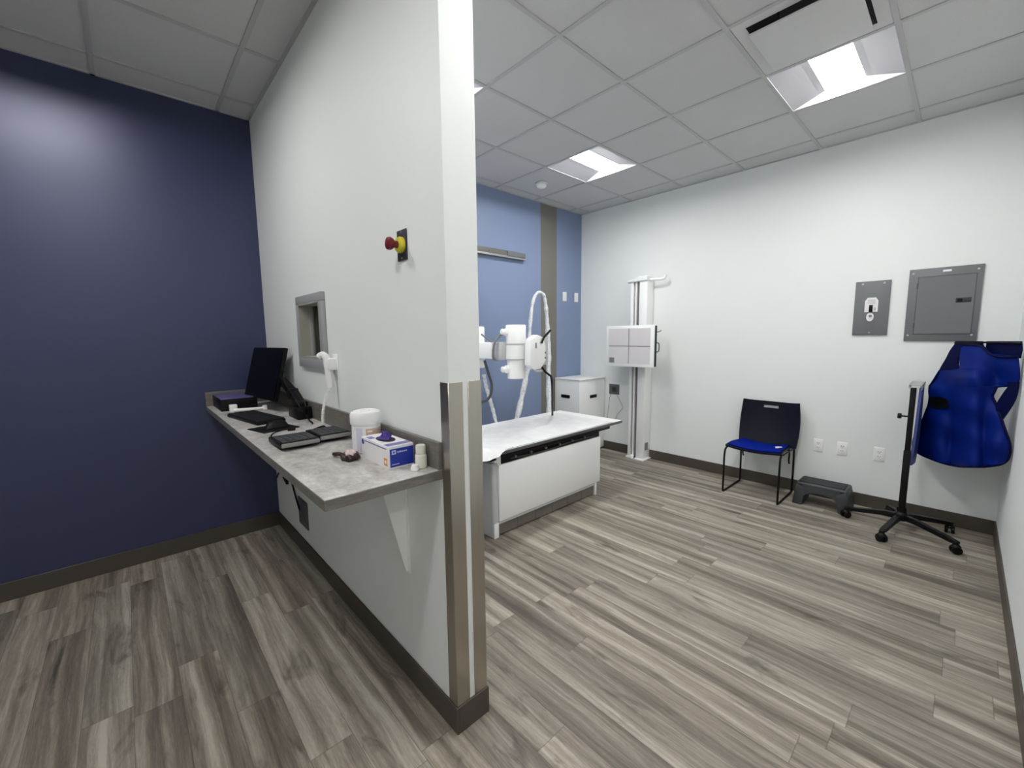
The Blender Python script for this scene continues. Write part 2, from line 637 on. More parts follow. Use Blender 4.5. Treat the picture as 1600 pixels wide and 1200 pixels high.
# baseboards
bt = 0.009
def bb(name, *boxes):
    m_ = MB()
    for b_ in boxes:
        m_.box(b_[0], b_[1], b_[2], b_[3], 0, BH, 'baseboard_brown', 0.002, 1)
    struct(name, m_)
bb('baseboard_back_left', (XL, XP, YN - bt, YN))
bb('baseboard_partition', (XP - bt, XP, YE - bt, YN - bt), (XP, XQ + bt, YE - bt, YE), (XQ, XQ + bt, YE, YB - bt))
bb('baseboard_back_right', (XQ, XW, YB - bt, YB))
bb('baseboard_right', (XW - bt, XW, YR, YB - bt))
bb('baseboard_near', (XNEAR, XW - bt, YR, YR + bt))
bb('baseboard_left', (XL, XL + bt, YREAR, YN - bt))

# ceiling: tiles and grid
gxs = sorted([GX + U * i for i in range(-9, 4)] + [4.300])
gxs = [XL] + [g for g in gxs if g > XL + 0.05] + [XW]
gys = [GY + U * j for j in range(-6, 6)]
gys = [YREAR] + [g for g in gys if g > YREAR + 0.05] + [YN + 0.02]
def cell(x, y):
    ix = max(i for i, g in enumerate(gxs) if g <= x)
    iy = max(i for i, g in enumerate(gys) if g <= y)
    return ix, iy
LIGHTS = {  # centre -> label
    (GX + 2.5 * U, GY + 0.5 * U): 'recessed square ceiling light right beside the hanging white air panel',
    (GX + 2.5 * U, GY + 3.5 * U): 'recessed square ceiling light near the blue wall, above the exam table end',
    (GX - 0.5 * U, GY + 3.5 * U): 'recessed ceiling light showing only a bright corner beside the partition edge',
    (GX - 0.5 * U, GY + 0.5 * U): 'recessed ceiling light above the partition end, out of the picture',
    (GX - 3.5 * U, GY + 3.5 * U): 'recessed ceiling light of the navy walled side, out of the picture',
    (GX - 3.5 * U, GY + 0.5 * U): 'recessed ceiling light over the free end of the counter, out of the picture',
    (GX - 3.5 * U, GY - 3.5 * U): 'added recessed ceiling light, unseen behind the camera by the rear wall',  # added to light the unseen space behind the camera
}
VENT = (GX + 1.5 * U, GY + 0.5 * U)
skip = {cell(*c) for c in LIGHTS} | {cell(*VENT)}
mb = MB()
ZT = H + 0.004
for i in range(len(gxs) - 1):
    for j in range(len(gys) - 1):
        if (i, j) in skip:
            continue
        mb.box(gxs[i], gxs[i + 1], gys[j], gys[j + 1], ZT, ZT + 0.016, 'ceiling_tile')
struct('ceiling', mb)
mb = MB()
gw = 0.012
for g in gxs[1:-1]:
    mb.box(g - gw, g + gw, YREAR, YN, H - 0.002, H + 0.006, 'grid_paint')
for g in gys[1:-1]:
    mb.box(XL, XW, g - gw, g + gw, H - 0.0025, H + 0.006, 'grid_paint')
mb.box(XL, XP, YN - 0.018, YN, H - 0.002, H + 0.006, 'grid_paint')
mb.box(XQ, XW, YB - 0.018, YB, H - 0.002, H + 0.006, 'grid_paint')
mb.box(XW - 0.018, XW, YR, YB, H - 0.002, H + 0.006, 'grid_paint')
mb.box(XP - 0.018, XP, YE, YN, H - 0.002, H + 0.006, 'grid_paint')
mb.box(XQ, XQ + 0.018, YE, YB, H - 0.002, H + 0.006, 'grid_paint')
struct('trim_1', mb)

# ceiling lights (recessed troffers: sloped side reflectors dimmed in colour, white end plates, a bright central lens)
def quad(m_, a, b, c, d, mat):
    m_._add([a, b, c, d], [(0, 1, 2, 3)], mat)
def troffer(cx, cy, label):
    r = thing('ceiling_light', (cx, cy, H), label, 'ceiling light', 'recessed ceiling lights')
    h, dz = U / 2 - gw - 0.001, 0.050
    lw, le = 0.105, 0.270     # half width of the lens (along y), half length (along x)
    z0, z1 = H + 0.001, H + dz
    for s in (-1, 1):
        # sloping side reflectors, gently bent
        m_ = MB()
        prev = None
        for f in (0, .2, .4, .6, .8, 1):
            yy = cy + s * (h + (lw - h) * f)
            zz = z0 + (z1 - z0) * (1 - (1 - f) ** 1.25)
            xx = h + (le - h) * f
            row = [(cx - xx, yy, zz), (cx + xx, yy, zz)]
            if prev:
                quad(m_, prev[0], prev[1], row[1], row[0], 'troffer_side_dimmed')
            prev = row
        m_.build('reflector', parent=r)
    for s in (-1, 1):
        m_ = MB()
        quad(m_, (cx + s * h, cy - h, z0), (cx + s * h, cy + h, z0), (cx + s * le, cy + lw, z1), (cx + s * le, cy - lw, z1), 'troffer_white')
        m_.build('end_plate', parent=r)
    m_ = MB()
    m_.box(cx - le, cx + le, cy - lw, cy + lw, z1, z1 + 0.006, 'lamp_lens')
    m_.build('lens', parent=r)
    m_ = MB()   # pressed metal back box
    for s in (-1, 1):
        m_.box(cx - h - 0.01, cx + h + 0.01, cy + s * (h + 0.007) - 0.002, cy + s * (h + 0.007) + 0.002, H + 0.006, z1 + 0.02, 'grid_paint')
        m_.box(cx + s * (h + 0.007) - 0.002, cx + s * (h + 0.007) + 0.002, cy - h - 0.01, cy + h + 0.01, H + 0.006, z1 + 0.02, 'grid_paint')
    m_.box(cx - h - 0.01, cx + h + 0.01, cy - h - 0.01, cy + h + 0.01, z1 + 0.018, z1 + 0.022, 'grid_paint')
    m_.build('back_box', parent=r)
for (cx, cy), lb in LIGHTS.items():
    troffer(cx, cy, lb)

# ceiling air diffuser
vx, vy = VENT
r = thing('air_diffuser', (vx, vy, H), 'square white ceiling air panel hanging just below the tiles beside a bright light', 'vent')
mb = MB()
o_, i_ = U / 2 - 0.013, 0.235
for a in (-1, 1):
    mb.box(vx - o_, vx + o_, vy + a * i_, vy + a * o_, H + 0.001, H + 0.006, 'vent_white')
    mb.box(vx + a * i_, vx + a * o_, vy - i_, vy + i_, H + 0.001, H + 0.006, 'vent_white')
mb.build('frame', parent=r)
mb = MB()
for a in (-1, 1):
    quad(mb, (vx - i_, vy + a * i_, H + .003), (vx + i_, vy + a * i_, H + .003), (vx + .15, vy + a * .15, H + .10), (vx - .15, vy + a * .15, H + .10), 'vent_dark')
    quad(mb, (vx + a * i_, vy - i_, H + .003), (vx + a * i_, vy + i_, H + .003), (vx + a * .15, vy + .15, H + .10), (vx + a * .15, vy - .15, H + .10), 'vent_dark')
mb.box(vx - .15, vx + .15, vy - .15, vy + .15, H + .10, H + .102, 'vent_dark')
mb.build('throat', parent=r)
mb = MB()
mb.box(vx - .220, vx + .220, vy - .224, vy + .224, H - 0.036, H - 0.026, 'vent_white', 0.003)
mb.build('face_panel', parent=r)
for a in (-1, 1):
    for b in (-1, 1):
        mb = MB(); mb.cyl((vx + a * .12, vy + b * .12, H - .028), (vx + a * .12, vy + b * .12, H + .101), 0.006, 'vent_dark', 8)
        mb.build('hanger', parent=r)

# smoke detector
p = at(846, 288, 'z', H - 0.01)
r = thing('smoke_detector', (p.x, p.y, H), 'small round white detector on the ceiling near the blue wall', 'smoke detector')
mb = MB(); mb.rev([(0.062, 0.0), (0.064, 0.010), (0.058, 0.018)], (p.x, p.y, H + .002), (0, 0, -1), 'vent_white'); mb.build('base', parent=r)
mb = MB(); mb.rev([(0.050, 0.018), (0.052, 0.030), (0.045, 0.042), (0.025, 0.050), (0.0, 0.052)], (p.x, p.y, H + .002), (0, 0, -1), 'white_plastic'); mb.build('cover', parent=r)

# stainless corner guards on the partition end
def guard(x_edge, sx, label):
    r = thing('corner_guard', (x_edge, YE, BH), label, 'corner guard', 'steel guards on the partition end')
    m_ = MB()
    w, tk, zt = 0.056, 0.0035, 1.332
    m_.box(min(x_edge - sx * tk, x_edge + sx * w), max(x_edge - sx * tk, x_edge + sx * w), YE - tk, YE, BH, zt, 'steel', 0.001, 1)
    m_.box(min(x_edge, x_edge - sx * tk), max(x_edge, x_edge - sx * tk), YE, YE + w - 0.006, BH, zt, 'steel', 0.001, 1)
    m_.build('angle_strip', parent=r)
guard(XP, 1, 'tall brushed steel corner guard on the partition end beside the counter')
guard(XQ, -1, 'tall brushed steel corner guard on the partition end beside the exam table side')

# ================================================================== COUNTER SIDE
CX0, CY0, CT = 0.390, 1.240, 0.036
r = thing('counter', (0.6, 2.4, HC - CT), 'long grey wall counter with raised back edge running to the navy wall', 'counter')
mb = MB()
mb.box(CX0, XP - 0.001, CY0, YN - 0.001, HC - CT, HC - 0.0015, 'counter_edge', 0.002, 1)
mb.box(CX0 + 0.0015, XP - 0.001, CY0 + 0.0015, YN - 0.001, HC - 0.003, HC, 'counter_top')
mb.build('worktop', parent=r)
SPL = 0.015
mb = MB(); mb.box(XP - 0.001 - SPL, XP - 0.001, CY0, YN - 0.001 - SPL, HC, HC + 0.10, 'counter_edge', 0.0015, 1); mb.build('backsplash', parent=r)
mb = MB(); mb.box(CX0, XP - 0.001, YN - 0.001 - SPL, YN - 0.001, HC, HC + 0.10, 'counter_edge', 0.0015, 1); mb.build('side_splash', parent=r)

r = thing('shelf_bracket', (XP, 1.52, 0.50), 'white triangular bracket holding the counter near its free end', 'bracket')
mb = MB()
mb.prism([(XP - 0.004, 1.523, 0.512), (XP - 0.012, 1.523, 0.505), (0.681, 1.523, 0.965), (0.681, 1.523, HC - CT), (XP - 0.004, 1.523, HC - CT)], (0, 0.006, 0), None, 'white_paint')
mb.build('gusset', parent=r)
mb = MB(); mb.box(XP - 0.005, XP, 1.506, 1.546, 0.50, HC - CT, 'white_paint', 0.001, 1); mb.build('wall_flange', parent=r)

# emergency stop
ey, ez = 1.467, 1.833
r = thing('emergency_stop', (XP, ey, ez - 0.055), 'red push button in yellow collar on a dark wall plate', 'emergency stop button')
mb = MB(); mb.box(XP - 0.006, XP + 0.001, ey - 0.035, ey + 0.035, ez - 0.056, ez + 0.056, 'plate_dark', 0.002)
for s in (-1, 1):
    mb.cyl((XP - 0.0075, ey, ez + s * 0.048), (XP - 0.005, ey, ez + s * 0.048), 0.0035, 'aluminium', 10)
mb.build('plate', parent=r)
mb = MB(); mb.rev([(0.030, 0), (0.030, 0.010), (0.026, 0.016), (0.017, 0.018)], (XP - 0.006, ey, ez), (-1, 0, 0), 'yellow_collar'); mb.build('collar', parent=r)
mb = MB(); mb.rev([(0.013, 0.014), (0.013, 0.030), (0.021, 0.040), (0.024, 0.048), (0.022, 0.056), (0.012, 0.060), (0.0, 0.061)], (XP - 0.006, ey, ez), (-1, 0, 0), 'red_button'); mb.build('button', parent=r)

# monitor on its arm
r = thing('monitor', (0.73, 2.70, HC), 'black flat computer monitor tilted back on a desk arm near the navy wall', 'monitor')
mc = Vector((0.672, 3.20, 1.262)); ax = Vector((0.149, -0.985, 0)).normalized(); up = Vector((0.085, 0.013, 0.335)).normalized(); nz = ax.cross(up).normalized()
if nz.x > 0: nz = -nz
mb = MB()
mb.obox(mc - nz * 0.014, ax * 0.245, up * 0.175, nz * 0.012, 'black_plastic', 0.004)
mb.obox(mc - nz * 0.032, ax * 0.15, up * 0.10, nz * 0.012, 'black_plastic', 0.010)
mb.build('housing', parent=r)
mb = MB(); mb.obox(mc, ax * 0.236, up * 0.166, nz * 0.0030, 'black_screen'); mb.build('screen', parent=r)
a0, a1, a2 = Vector((0.725, 3.10, 1.255)), Vector((0.740, 2.80, 1.15)), Vector((0.745, 2.62, 1.06))
mb = MB()
def bar(m_, p, q, w, t, mat, bev=0.004):
    p, q = Vector(p), Vector(q); d = q - p; L = d.length; d.normalize()
    s = d.cross(Vector((0, 0, 1)));
    if s.length < 1e-4: s = Vector((1, 0, 0))
    s.normalize(); u = s.cross(d)
    m_.obox((p + q) / 2, d * (L / 2), s * (w / 2), u * (t / 2), mat, bev)
bar(mb, a0, a1 + (a1 - a0) * 0.06, 0.035, 0.050, 'black_plastic', 0.010)
bar(mb, a1, a2, 0.045, 0.062, 'black_plastic', 0.012)
mb.cyl(a0 + Vector((-.02, 0, 0)), a0 + Vector((.02, 0, 0)), 0.030, 'black_plastic', 20)
mb.cyl(a1 + Vector((-.026, 0, 0)), a1 + Vector((.026, 0, 0)), 0.034, 'black_plastic', 20)
mb.build('arm', parent=r)
mb = MB()
mb.box(0.700, 0.785, 2.60, 2.78, HC, HC + 0.075, 'black_plastic', 0.010)
mb.box(0.715, 0.770, 2.62, 2.74, HC + 0.075, HC + 0.105, 'black_plastic', 0.008)
mb.build('base', parent=r)
mb = MB()
mb.tube([(0.735, 3.06, 1.285), (0.735, 2.98, 1.295), (0.735, 2.90, 1.235), (0.74, 2.80, 1.20), (0.74, 2.66, 1.16), (0.745, 2.58, 1.10), (0.75, 2.60, 1.05)], 0.005, 'black_plastic', 8, 8)
mb.tube([(0.715, 3.05, 1.27), (0.712, 2.95, 1.25), (0.712, 2.80, 1.19), (0.715, 2.64, 1.12), (0.73, 2.60, 1.06)], 0.005, 'black_plastic', 8, 8)
mb.tube([(0.745, 2.60, HC + .03), (0.745, 2.56, HC + .02), (0.74, 2.51, HC + .006), (0.735, 2.46, HC + .005), (0.72, 2.40, HC + 0.012)], 0.0045, 'black_plastic', 8, 8)
mb.build('cable', parent=r)

# black box under the monitor, small white items in front of it
r = thing('computer_box', (0.55, 3.46, HC), 'low black desktop box with a violet sheen painted on its lid in the counter corner by the navy wall', 'computer')
mb = MB(); mb.box(0.430, 0.640, 3.280, 3.62, HC, HC + 0.078, 'black_plastic', 0.004); mb.build('case', parent=r)
mb = MB(); mb.box(0.430, 0.640, 3.280, 3.62, HC + 0.078, HC + 0.086, 'violet_sheen_top', 0.003); mb.build('lid', parent=r)
mb = MB(); mb.box(0.470, 0.512, 3.225, 3.265, HC, HC + 0.046, 'white_plastic', 0.003)
tag(mb.build('white_cube_box'), 'tiny white cube-shaped box in front of the low black box', 'box')
r = thing('white_wand', (0.56, 3.17, HC), 'slim white handheld wand lying beside the keyboard under the monitor', 'wand')
mb = MB(); mb.tube([(0.487, 3.205, HC + .012), (0.53, 3.19, HC + .013), (0.60, 3.17, HC + .014), (0.645, 3.16, HC + .016)], lambda s: 0.012 - 0.004 * s, 'white_plastic', 12, 5); mb.build('handle', parent=r)
mb = MB(); mb.obox((0.655, 3.157, HC + .017), (0.012, 0, 0), (0, .017, 0), (0, 0, .016), 'white_plastic', 0.005); mb.build('head', parent=r)

# keyboard
r = thing('keyboard', (0.53, 2.82, HC), 'black computer keyboard lying below the monitor', 'keyboard')
mb = MB(); mb.obox((0.535, 2.83, HC + .010), (.075, .012, 0), (-.036, .215, 0), (0, 0, .009), 'black_plastic', 0.004); mb.build('body', parent=r)
mb = MB()
kx, ky = Vector((.075, .012, 0)), Vector((-.036, .215, 0))
for a in range(5):
    for b in range(14):
        mb.obox(Vector((0.535, 2.83, HC + .021)) + kx * (-0.78 + a * 0.39) + ky * (-0.91 + b * 0.14), kx * .165, ky * .06, (0, 0, .003), 'key_dark', 0.001, 1)
mb.build('keys', parent=r)
# mouse pad and mouse
mb = MB(); mb.obox((0.545, 2.46, HC + .0025), (.090, .02, 0), (-.02, .085, 0), (0, 0, .0025), 'black_plastic', 0.002, 1)
tag(mb.build('mouse_pad'), 'thin black mouse pad on the counter between keyboard and folding console', 'mouse pad')
r = thing('mouse', (0.560, 2.46, HC + .005), 'black computer mouse lying on the thin mouse pad', 'mouse')
mb = MB()
rows = []
for i in range(9):
    s = -1 + 2 * i / 8
    row = []
    for j in range(9):
        q = -1 + 2 * j / 8
        hgt = 0.034 * max(0, 1 - abs(s) ** 2.6) ** 0.5 * max(0, 1 - abs(q) ** 2.6) ** 0.5
        row.append((0.560 + 0.055 * s, 2.46 + 0.031 * q, HC + .0065 + hgt))
    rows.append(row)
mb.sheet(rows, 0.003, 'black_plastic'); mb.build('shell', parent=r)
mb = MB(); mb.cyl((0.535, 2.457, HC + .0365), (0.535, 2.463, HC + .0365), 0.007, 'key_dark', 12); mb.build('wheel', parent=r)
r = thing('black_plug', (0.60, 2.33, HC), 'small black cable plug lying beside the folding console', 'plug')
mb = MB(); mb.obox((0.598, 2.335, HC + .008), (.018, -.004, 0), (.003, .010, 0), (0, 0, .008), 'black_plastic', 0.004); mb.build('body', parent=r)
mb = MB(); mb.tube([(0.582, 2.340, HC + .008), (0.55, 2.345, HC + .006), (0.50, 2.30, HC + .004), (0.475, 2.20, HC + .004), (0.47, 2.12, HC + .006)], 0.003, 'black_plastic', 8, 6); mb.build('cord', parent=r)

# folding two-leaf console
cy0 = 1.915
r = thing('folding_console', (0.60, 2.02, HC), 'dark two-leaf folding control keyboard lying open on the counter', 'control console')
def leaf(xa, xb, dy, tilt):
    m_ = MB()
    c = Vector(((xa + xb) / 2, cy0 + dy + 0.105, HC + 0.016 + tilt))
    hx = Vector(((xb - xa) / 2, 0, 0)); hy = Vector((0, 0.105, -tilt * 0.6))
    m_.obox(c, hx, hy, (0, 0, 0.012), 'black_plastic', 0.004)
    lf = m_.build('leaf', parent=r)
    m_ = MB()
    m_.obox(c + Vector((0, -0.006, 0.0125)), hx * 0.90, hy * 0.86, (0, 0, 0.0015), 'key_dark', 0.001, 1)
    for a in range(5):
        for b in range(5):
            m_.obox(c + hx * (-0.72 + a * 0.36) + hy * (-0.70 + b * 0.35) + Vector((0, -0.004, 0.0145)), hx * 0.15, hy * 0.13, (0, 0, 0.0014), 'charcoal', 0.0008, 1)
    m_.build('keypad', parent=lf)
    m_ = MB()
    m_.obox(c - hy * 1.0 + Vector((0, -0.005, 0.002)), hx * 0.99, (0, 0.006, 0), (0, 0, 0.0085), 'console_edge', 0.004)
    m_.build('front_strip', parent=lf)
leaf(0.445, 0.600, 0.0, 0.004)
leaf(0.612, 0.755, 0.03, 0.004)
mb = MB(); mb.cyl((0.606, cy0 + .03, HC + .018), (0.606, cy0 + .21, HC + .016), 0.010, 'charcoal', 14); mb.build('hinge', parent=r)
mb = MB(); mb.tube([(0.70, cy0 + .23, HC + .016), (0.705, cy0 + .26, HC + .03), (0.66, cy0 + .29, HC + .012), (0.63, cy0 + .27, HC + .012)], 0.006, 'black_plastic', 8, 6); mb.build('strain_relief', parent=r)

# exposure hand switch hanging on the wall with a coiled cord
r = thing('exposure_switch', (XP, 2.23, 1.27), 'white hand switch hanging in a wall clip below the grey window with a coiled cord', 'hand switch')
mb = MB()
mb.box(XP - 0.006, XP, 2.185, 2.265, 1.30, 1.405, 'white_plastic', 0.002)
mb.box(XP - 0.050, XP - 0.004, 2.195, 2.255, 1.325, 1.385, 'white_plastic', 0.006)
mb.build('holder', parent=r)
mb = MB()
hx = XP - 0.040
mb.tube([(hx + .004, 2.225, 1.235), (hx, 2.225, 1.29), (hx - .002, 2.225, 1.34), (hx - .006, 2.225, 1.385), (hx - .020, 2.235, 1.405), (hx - .036, 2.25, 1.395)], lambda s: 0.019 - 0.004 * abs(2 * s - 1), 'white_plastic', 14, 6)
mb.build('handset', parent=r)
mb = MB()
c0, c1, turns = Vector((hx + .000, 2.222, 1.236)), Vector((0.712, 2.205, HC + .032)), 26
d = (c1 - c0); pts = []
e1 = d.normalized().cross(Vector((0, 1, 0))).normalized(); e2 = d.normalized().cross(e1)
for i in range(turns * 10 + 1):
    s = i / (turns * 10)
    a = 2 * math.pi * turns * s
    sag = Vector((-0.012, 0, 0)) * math.sin(math.pi * s)
    pts.append(c0 + d * s + sag + (e1 * math.cos(a) + e2 * math.sin(a)) * 0.0062)
mb.tube(pts, 0.0026, 'white_plastic', 6)
mb.build('coiled_cord', parent=r)
mb = MB(); mb.tube([(XP - .004, 2.19, 1.32), (XP - .004, 2.187, 1.22), (XP - .004, 2.19, HC + .10)], 0.002, 'white_plastic', 6, 4); mb.build('wall_lead', parent=r)

# wipes canister
wx, wy = 0.716, 1.682
r = thing('wipes_canister', (wx, wy, HC), 'round white wipes canister with pale lid behind the glove box', 'canister')
mb = MB(); mb.rev([(0.050, 0), (0.0565, 0.004), (0.0575, 0.125)], (wx, wy, HC), (0, 0, 1), 'white_plastic', 48); mb.build('body', parent=r)
mb = MB(); mb.rev([(0.0605, 0.118), (0.0625, 0.122), (0.0625, 0.158), (0.058, 0.168), (0.050, 0.172), (0.048, 0.169), (0.020, 0.169), (0.018, 0.173), (0.010, 0.175), (0, 0.175)], (wx, wy, HC), (0, 0, 1), 'white_plastic', 48); mb.build('lid', parent=r)
mb = MB()
def arc_band(m_, cx, cy, rad, a0, a1, z0, z1, mat, n=14):
    g = [[(cx + rad * math.cos(math.radians(a0 + (a1 - a0) * k / n)), cy + rad * math.sin(math.radians(a0 + (a1 - a0) * k / n)), z) for k in range(n + 1)] for z in (z0, z1)]
    m_.sheet(g, 0.0006, mat)
arc_band(mb, wx, wy, 0.0580, 170, 330, HC + .012, HC + .110, 'carton_white', 28)
arc_band(mb, wx, wy, 0.0586, 205, 232, HC + .012, HC + .108, 'label_lilac')
arc_band(mb, wx, wy, 0.0586, 245, 322, HC + .066, HC + .104, 'label_tan')
arc_band(mb, wx, wy, 0.0590, 250, 270, HC + .090, HC + .096, 'carton_white')
arc_band(mb, wx, wy, 0.0590, 252, 300, HC + .074, HC + .080, 'carton_white')
mb.build('label', parent=r)

# glove box
gx0, gx1, gy0, gy1, gh = 0.660, 0.762, 1.372, 1.606, 0.083
r = thing('glove_box', (0.711, 1.489, HC), 'blue and white glove carton with a purple glove poking out of its top', 'glove box')
mb = MB()
mb.box(gx0, gx1, gy0, gy1, HC, HC + gh, 'carton_white', 0.0012, 1)
e = 0.0006
# blue end panel, with a white square and text strips
mb.box(gx0 + .006, gx1 - .002, gy0 - e, gy0, HC + .006, HC + gh - .010, 'carton_blue')
mb.box(gx0 + .013, gx0 + .029, gy0 - 2 * e, gy0 - e, HC + .053, HC + .068, 'carton_pale')
mb.box(gx0 + .018, gx0 + .024, gy0 - 3 * e, gy0 - 2 * e, HC + .057, HC + .064, 'carton_blue')
xx = gx0 + .034
for w in (.004, .003, .005, .003, .004, .004, .003, .004):
    mb.box(xx, xx + w, gy0 - 2 * e, gy0 - e, HC + .057, HC + .0615 + (0.0015 if w > .004 else 0), 'carton_pale'); xx += w + .0013
xx = gx0 + .012
for w in (.005, .004, .006, .003, .005):
    mb.box(xx, xx + w, gy0 - 2 * e, gy0 - e, HC + .014, HC + .017, 'carton_pale'); xx += w + .0015
# long side: thin blue line, blue roundel, orange mark
mb.box(gx0 - e, gx0, gy0 + .015, gy1 - .035, HC + gh - .012, HC + gh - .008, 'carton_lilac')
mb.cyl((gx0 - e, gy1 - .018, HC + gh - .016), (gx0, gy1 - .018, HC + gh - .016), 0.011, 'carton_blue', 20)
mb.box(gx0 - e, gx0, gy0 + .010, gy0 + .036, HC + .010, HC + .038, 'orange_mark')
mb.cyl((gx0 - 2 * e, gy0 + .023, HC + .024), (gx0 - e, gy0 + .023, HC + .024), 0.007, 'carton_white', 16)
# top print
mb.box(gx0 + .004, gx1 - .004, gy0 + .012, gy0 + .045, HC + gh, HC + gh + e, 'carton_lilac')
mb.box(gx0 + .010, gx1 - .030, gy0 + .006, gy0 + .010, HC + gh, HC + gh + e, 'carton_pale')
mb.box(gx0 + .006, gx0 + .030, gy1 - .07, gy1 - .03, HC + gh, HC + gh + e, 'carton_lilac')
# dark oval opening
ov = [((gx0 + gx1) / 2 + .031 * math.cos(2 * math.pi * k / 28), 1.495 + .055 * math.sin(2 * math.pi * k / 28), HC + gh + e) for k in range(28)]
mb.prism(ov, (0, 0, e), None, 'black_plastic')
mb.build('carton', parent=r)
mb = MB()
gc = Vector(((gx0 + gx1) / 2 + .002, 1.505, HC + gh))
rows = []
for i in range(10):
    s = i / 9
    row = []
    for k in range(13):
        a = 2 * math.pi * k / 12
        rad = (0.020 * (1 - s) ** 0.8 + 0.0045 * math.sin(3 * a + 5 * s) * (1 - s * .6) + 0.004)
        row.append(gc + Vector((rad * math.cos(a) + .006 * math.sin(4 * s), rad * 1.2 * math.sin(a), .001 + 0.030 * s)))
    rows.append(row)
mb.sheet(rows, 0.0012, 'glove_purple'); mb.build('glove', parent=r)

# small bottle and loose cap
bx, by = 0.760, 1.318
r = thing('small_bottle', (bx, by, HC), 'small cream bottle with screw cap standing at the counter end by the glove box', 'bottle')
mb = MB(); mb.rev([(0.019, 0), (0.0215, 0.002), (0.0215, 0.044), (0.0195, 0.050), (0.0165, 0.052)], (bx, by, HC), (0, 0, 1), 'cream_plastic'); mb.build('body', parent=r)
mb = MB(); mb.rev([(0.0175, 0.052), (0.0182, 0.054), (0.0182, 0.081), (0.0165, 0.084), (0, 0.084)], (bx, by, HC), (0, 0, 1), 'cream_plastic'); mb.build('cap', parent=r)
mb = MB(); mb.rev([(0.0135, 0), (0.0150, 0.002), (0.0150, 0.010), (0.0125, 0.017), (0.011, 0.022), (0, 0.023)], (0.724, 1.300, HC), (0, 0, 1), 'white_plastic')
tag(mb.build('screw_cap'), 'small loose white cap lying in front of the cream bottle', 'cap')

# small shiny hair clip: dark ring bow with a pale knot and a tail
r = thing('hair_clip', (0.605, 1.610, HC), 'small shiny maroon and pink bow clip lying on the counter before the glove box', 'hair clip')
def lump_ring(m_, c, R, rt_, tilt, mat, seed, n=40, k=12):
    rg = random.Random(seed)
    pa, pb = rg.uniform(0, 6), rg.uniform(0, 6)
    rows_ = []
    for i_ in range(n + 1):
        a = 2 * math.pi * i_ / n
        row = []
        for j_ in range(k + 1):
            b = 2 * math.pi * j_ / k
            rr_ = rt_ * (1 + .28 * math.sin(5 * a + pa) + .15 * math.sin(3 * b + 4 * a + pb))
            row.append(Vector(c) + Vector(((R + rr_ * math.cos(b)) * math.cos(a), (R + rr_ * math.cos(b)) * 1.15 * math.sin(a), rr_ * math.sin(b) + tilt * math.cos(a - 1))))
        rows_.append(row)
    m_.sheet(rows_, .001, mat)
mb = MB(); lump_ring(mb, (0.612, 1.600, HC + .0145), .024, .0105, .002, 'maroon', 2); mb.build('ring', parent=r, sharp=80)
mb = MB(); lump_ring(mb, (0.612, 1.597, HC + .025), .009, .0105, .001, 'pink_pale', 5); mb.build('knot', parent=r, sharp=80)
mb = MB()
mb.tube([(0.598, 1.625, HC + .010), (0.590, 1.655, HC + .016), (0.577, 1.675, HC + .014), (0.585, 1.695, HC + .010), (0.600, 1.690, HC + .008)], lambda s: .0095 - .004 * s, 'maroon', 10, 6)
mb.build('tail', parent=r)

# under the counter: outlet plate, cables, adapter
mb = MB()
mb.box(XP - 0.008, XP, 2.885, 3.075, 0.21, 0.40, 'outlet_grey', 0.002)
mb.box(XP - 0.011, XP - 0.008, 2.93, 3.03, 0.255, 0.355, 'panel_edge', 0.001)
tag(mb.build('wall_box'), 'dark grey square cover plate low on the partition under the counter', 'wall plate')
mb = MB()
mb.tube([(XP - .010, 3.30, HC - CT - .002), (XP - .012, 3.24, .80), (XP - .012, 3.26, .62), (XP - .012, 3.15, .44), (XP - .012, 3.03, .31)], 0.006, 'black_plastic', 8, 8)
mb.tube([(XP - .012, 3.255, .64), (XP - .012, 3.36, .57), (XP - .012, 3.50, .48), (XP - .012, 3.60, .40)], 0.006, 'black_plastic', 8, 8)
mb.tube([(XP - .010, 3.42, .86), (XP - .012, 3.48, .76), (XP - .012, 3.60, .70)], 0.005, 'black_plastic', 8, 8)
tag(mb.build('power_cables'), 'black power cables hanging on the partition wall under the counter', 'cable')
mb = MB()
mb.prism([(XP - .018, 3.29, .485), (XP - .018, 3.42, .455), (XP - .018, 3.31, .42)], (0.018, 0, 0), None, 'black_plastic', 0.003)
tag(mb.build('power_adapter'), 'small black power adapter on the wall under the counter corner', 'adapter')

# ================================================================== EXAM ROOM
# exam table
TZ = 0.670
TX0, TX1, TY0, TY1 = 1.38, 3.46, 2.185, 2.975
BX0, BX1, BY0, BY1 = 1.880, 3.190, 2.240, 2.860
r = thing('exam_table', (2.5, 2.55, 0), 'white x-ray exam table with a thin floating top on a boxy white base', 'exam table')
mb = MB()
mb.box(BX0 + .05, BX1, BY0, BY1, 0.118, 0.553, 'white_paint', 0.010)
mb.build('base_cabinet', parent=r)
mb = MB()
mb.box(BX0 - .010, BX0 + .049, BY0 + .004, BY1 - .02, 0.0, 0.575, 'grey_paint', 0.016, 3)
mb.build('end_column', parent=r)
mb = MB()
mb.box(BX0 + .052, BX1 - .06, BY0 + .020, BY1 - .02, 0.012, 0.116, 'steel_kick')
for k in range(1, 6):
    xk = BX0 + .052 + (BX1 - BX0 - .112) * k / 6
    mb.box(xk - .002, xk + .002, BY0 + .0185, BY0 + .021, 0.012, 0.116, 'panel_edge')
mb.build('kick_plate', parent=r)
for xa in (BX0 + .0, BX1 - .075):
    mb = MB(); mb.box(xa, xa + (.045 if xa < 2 else .022), BY0 + .002, BY0 + .045, 0.0, 0.117, 'white_paint', 0.004); mb.build('foot', parent=r)
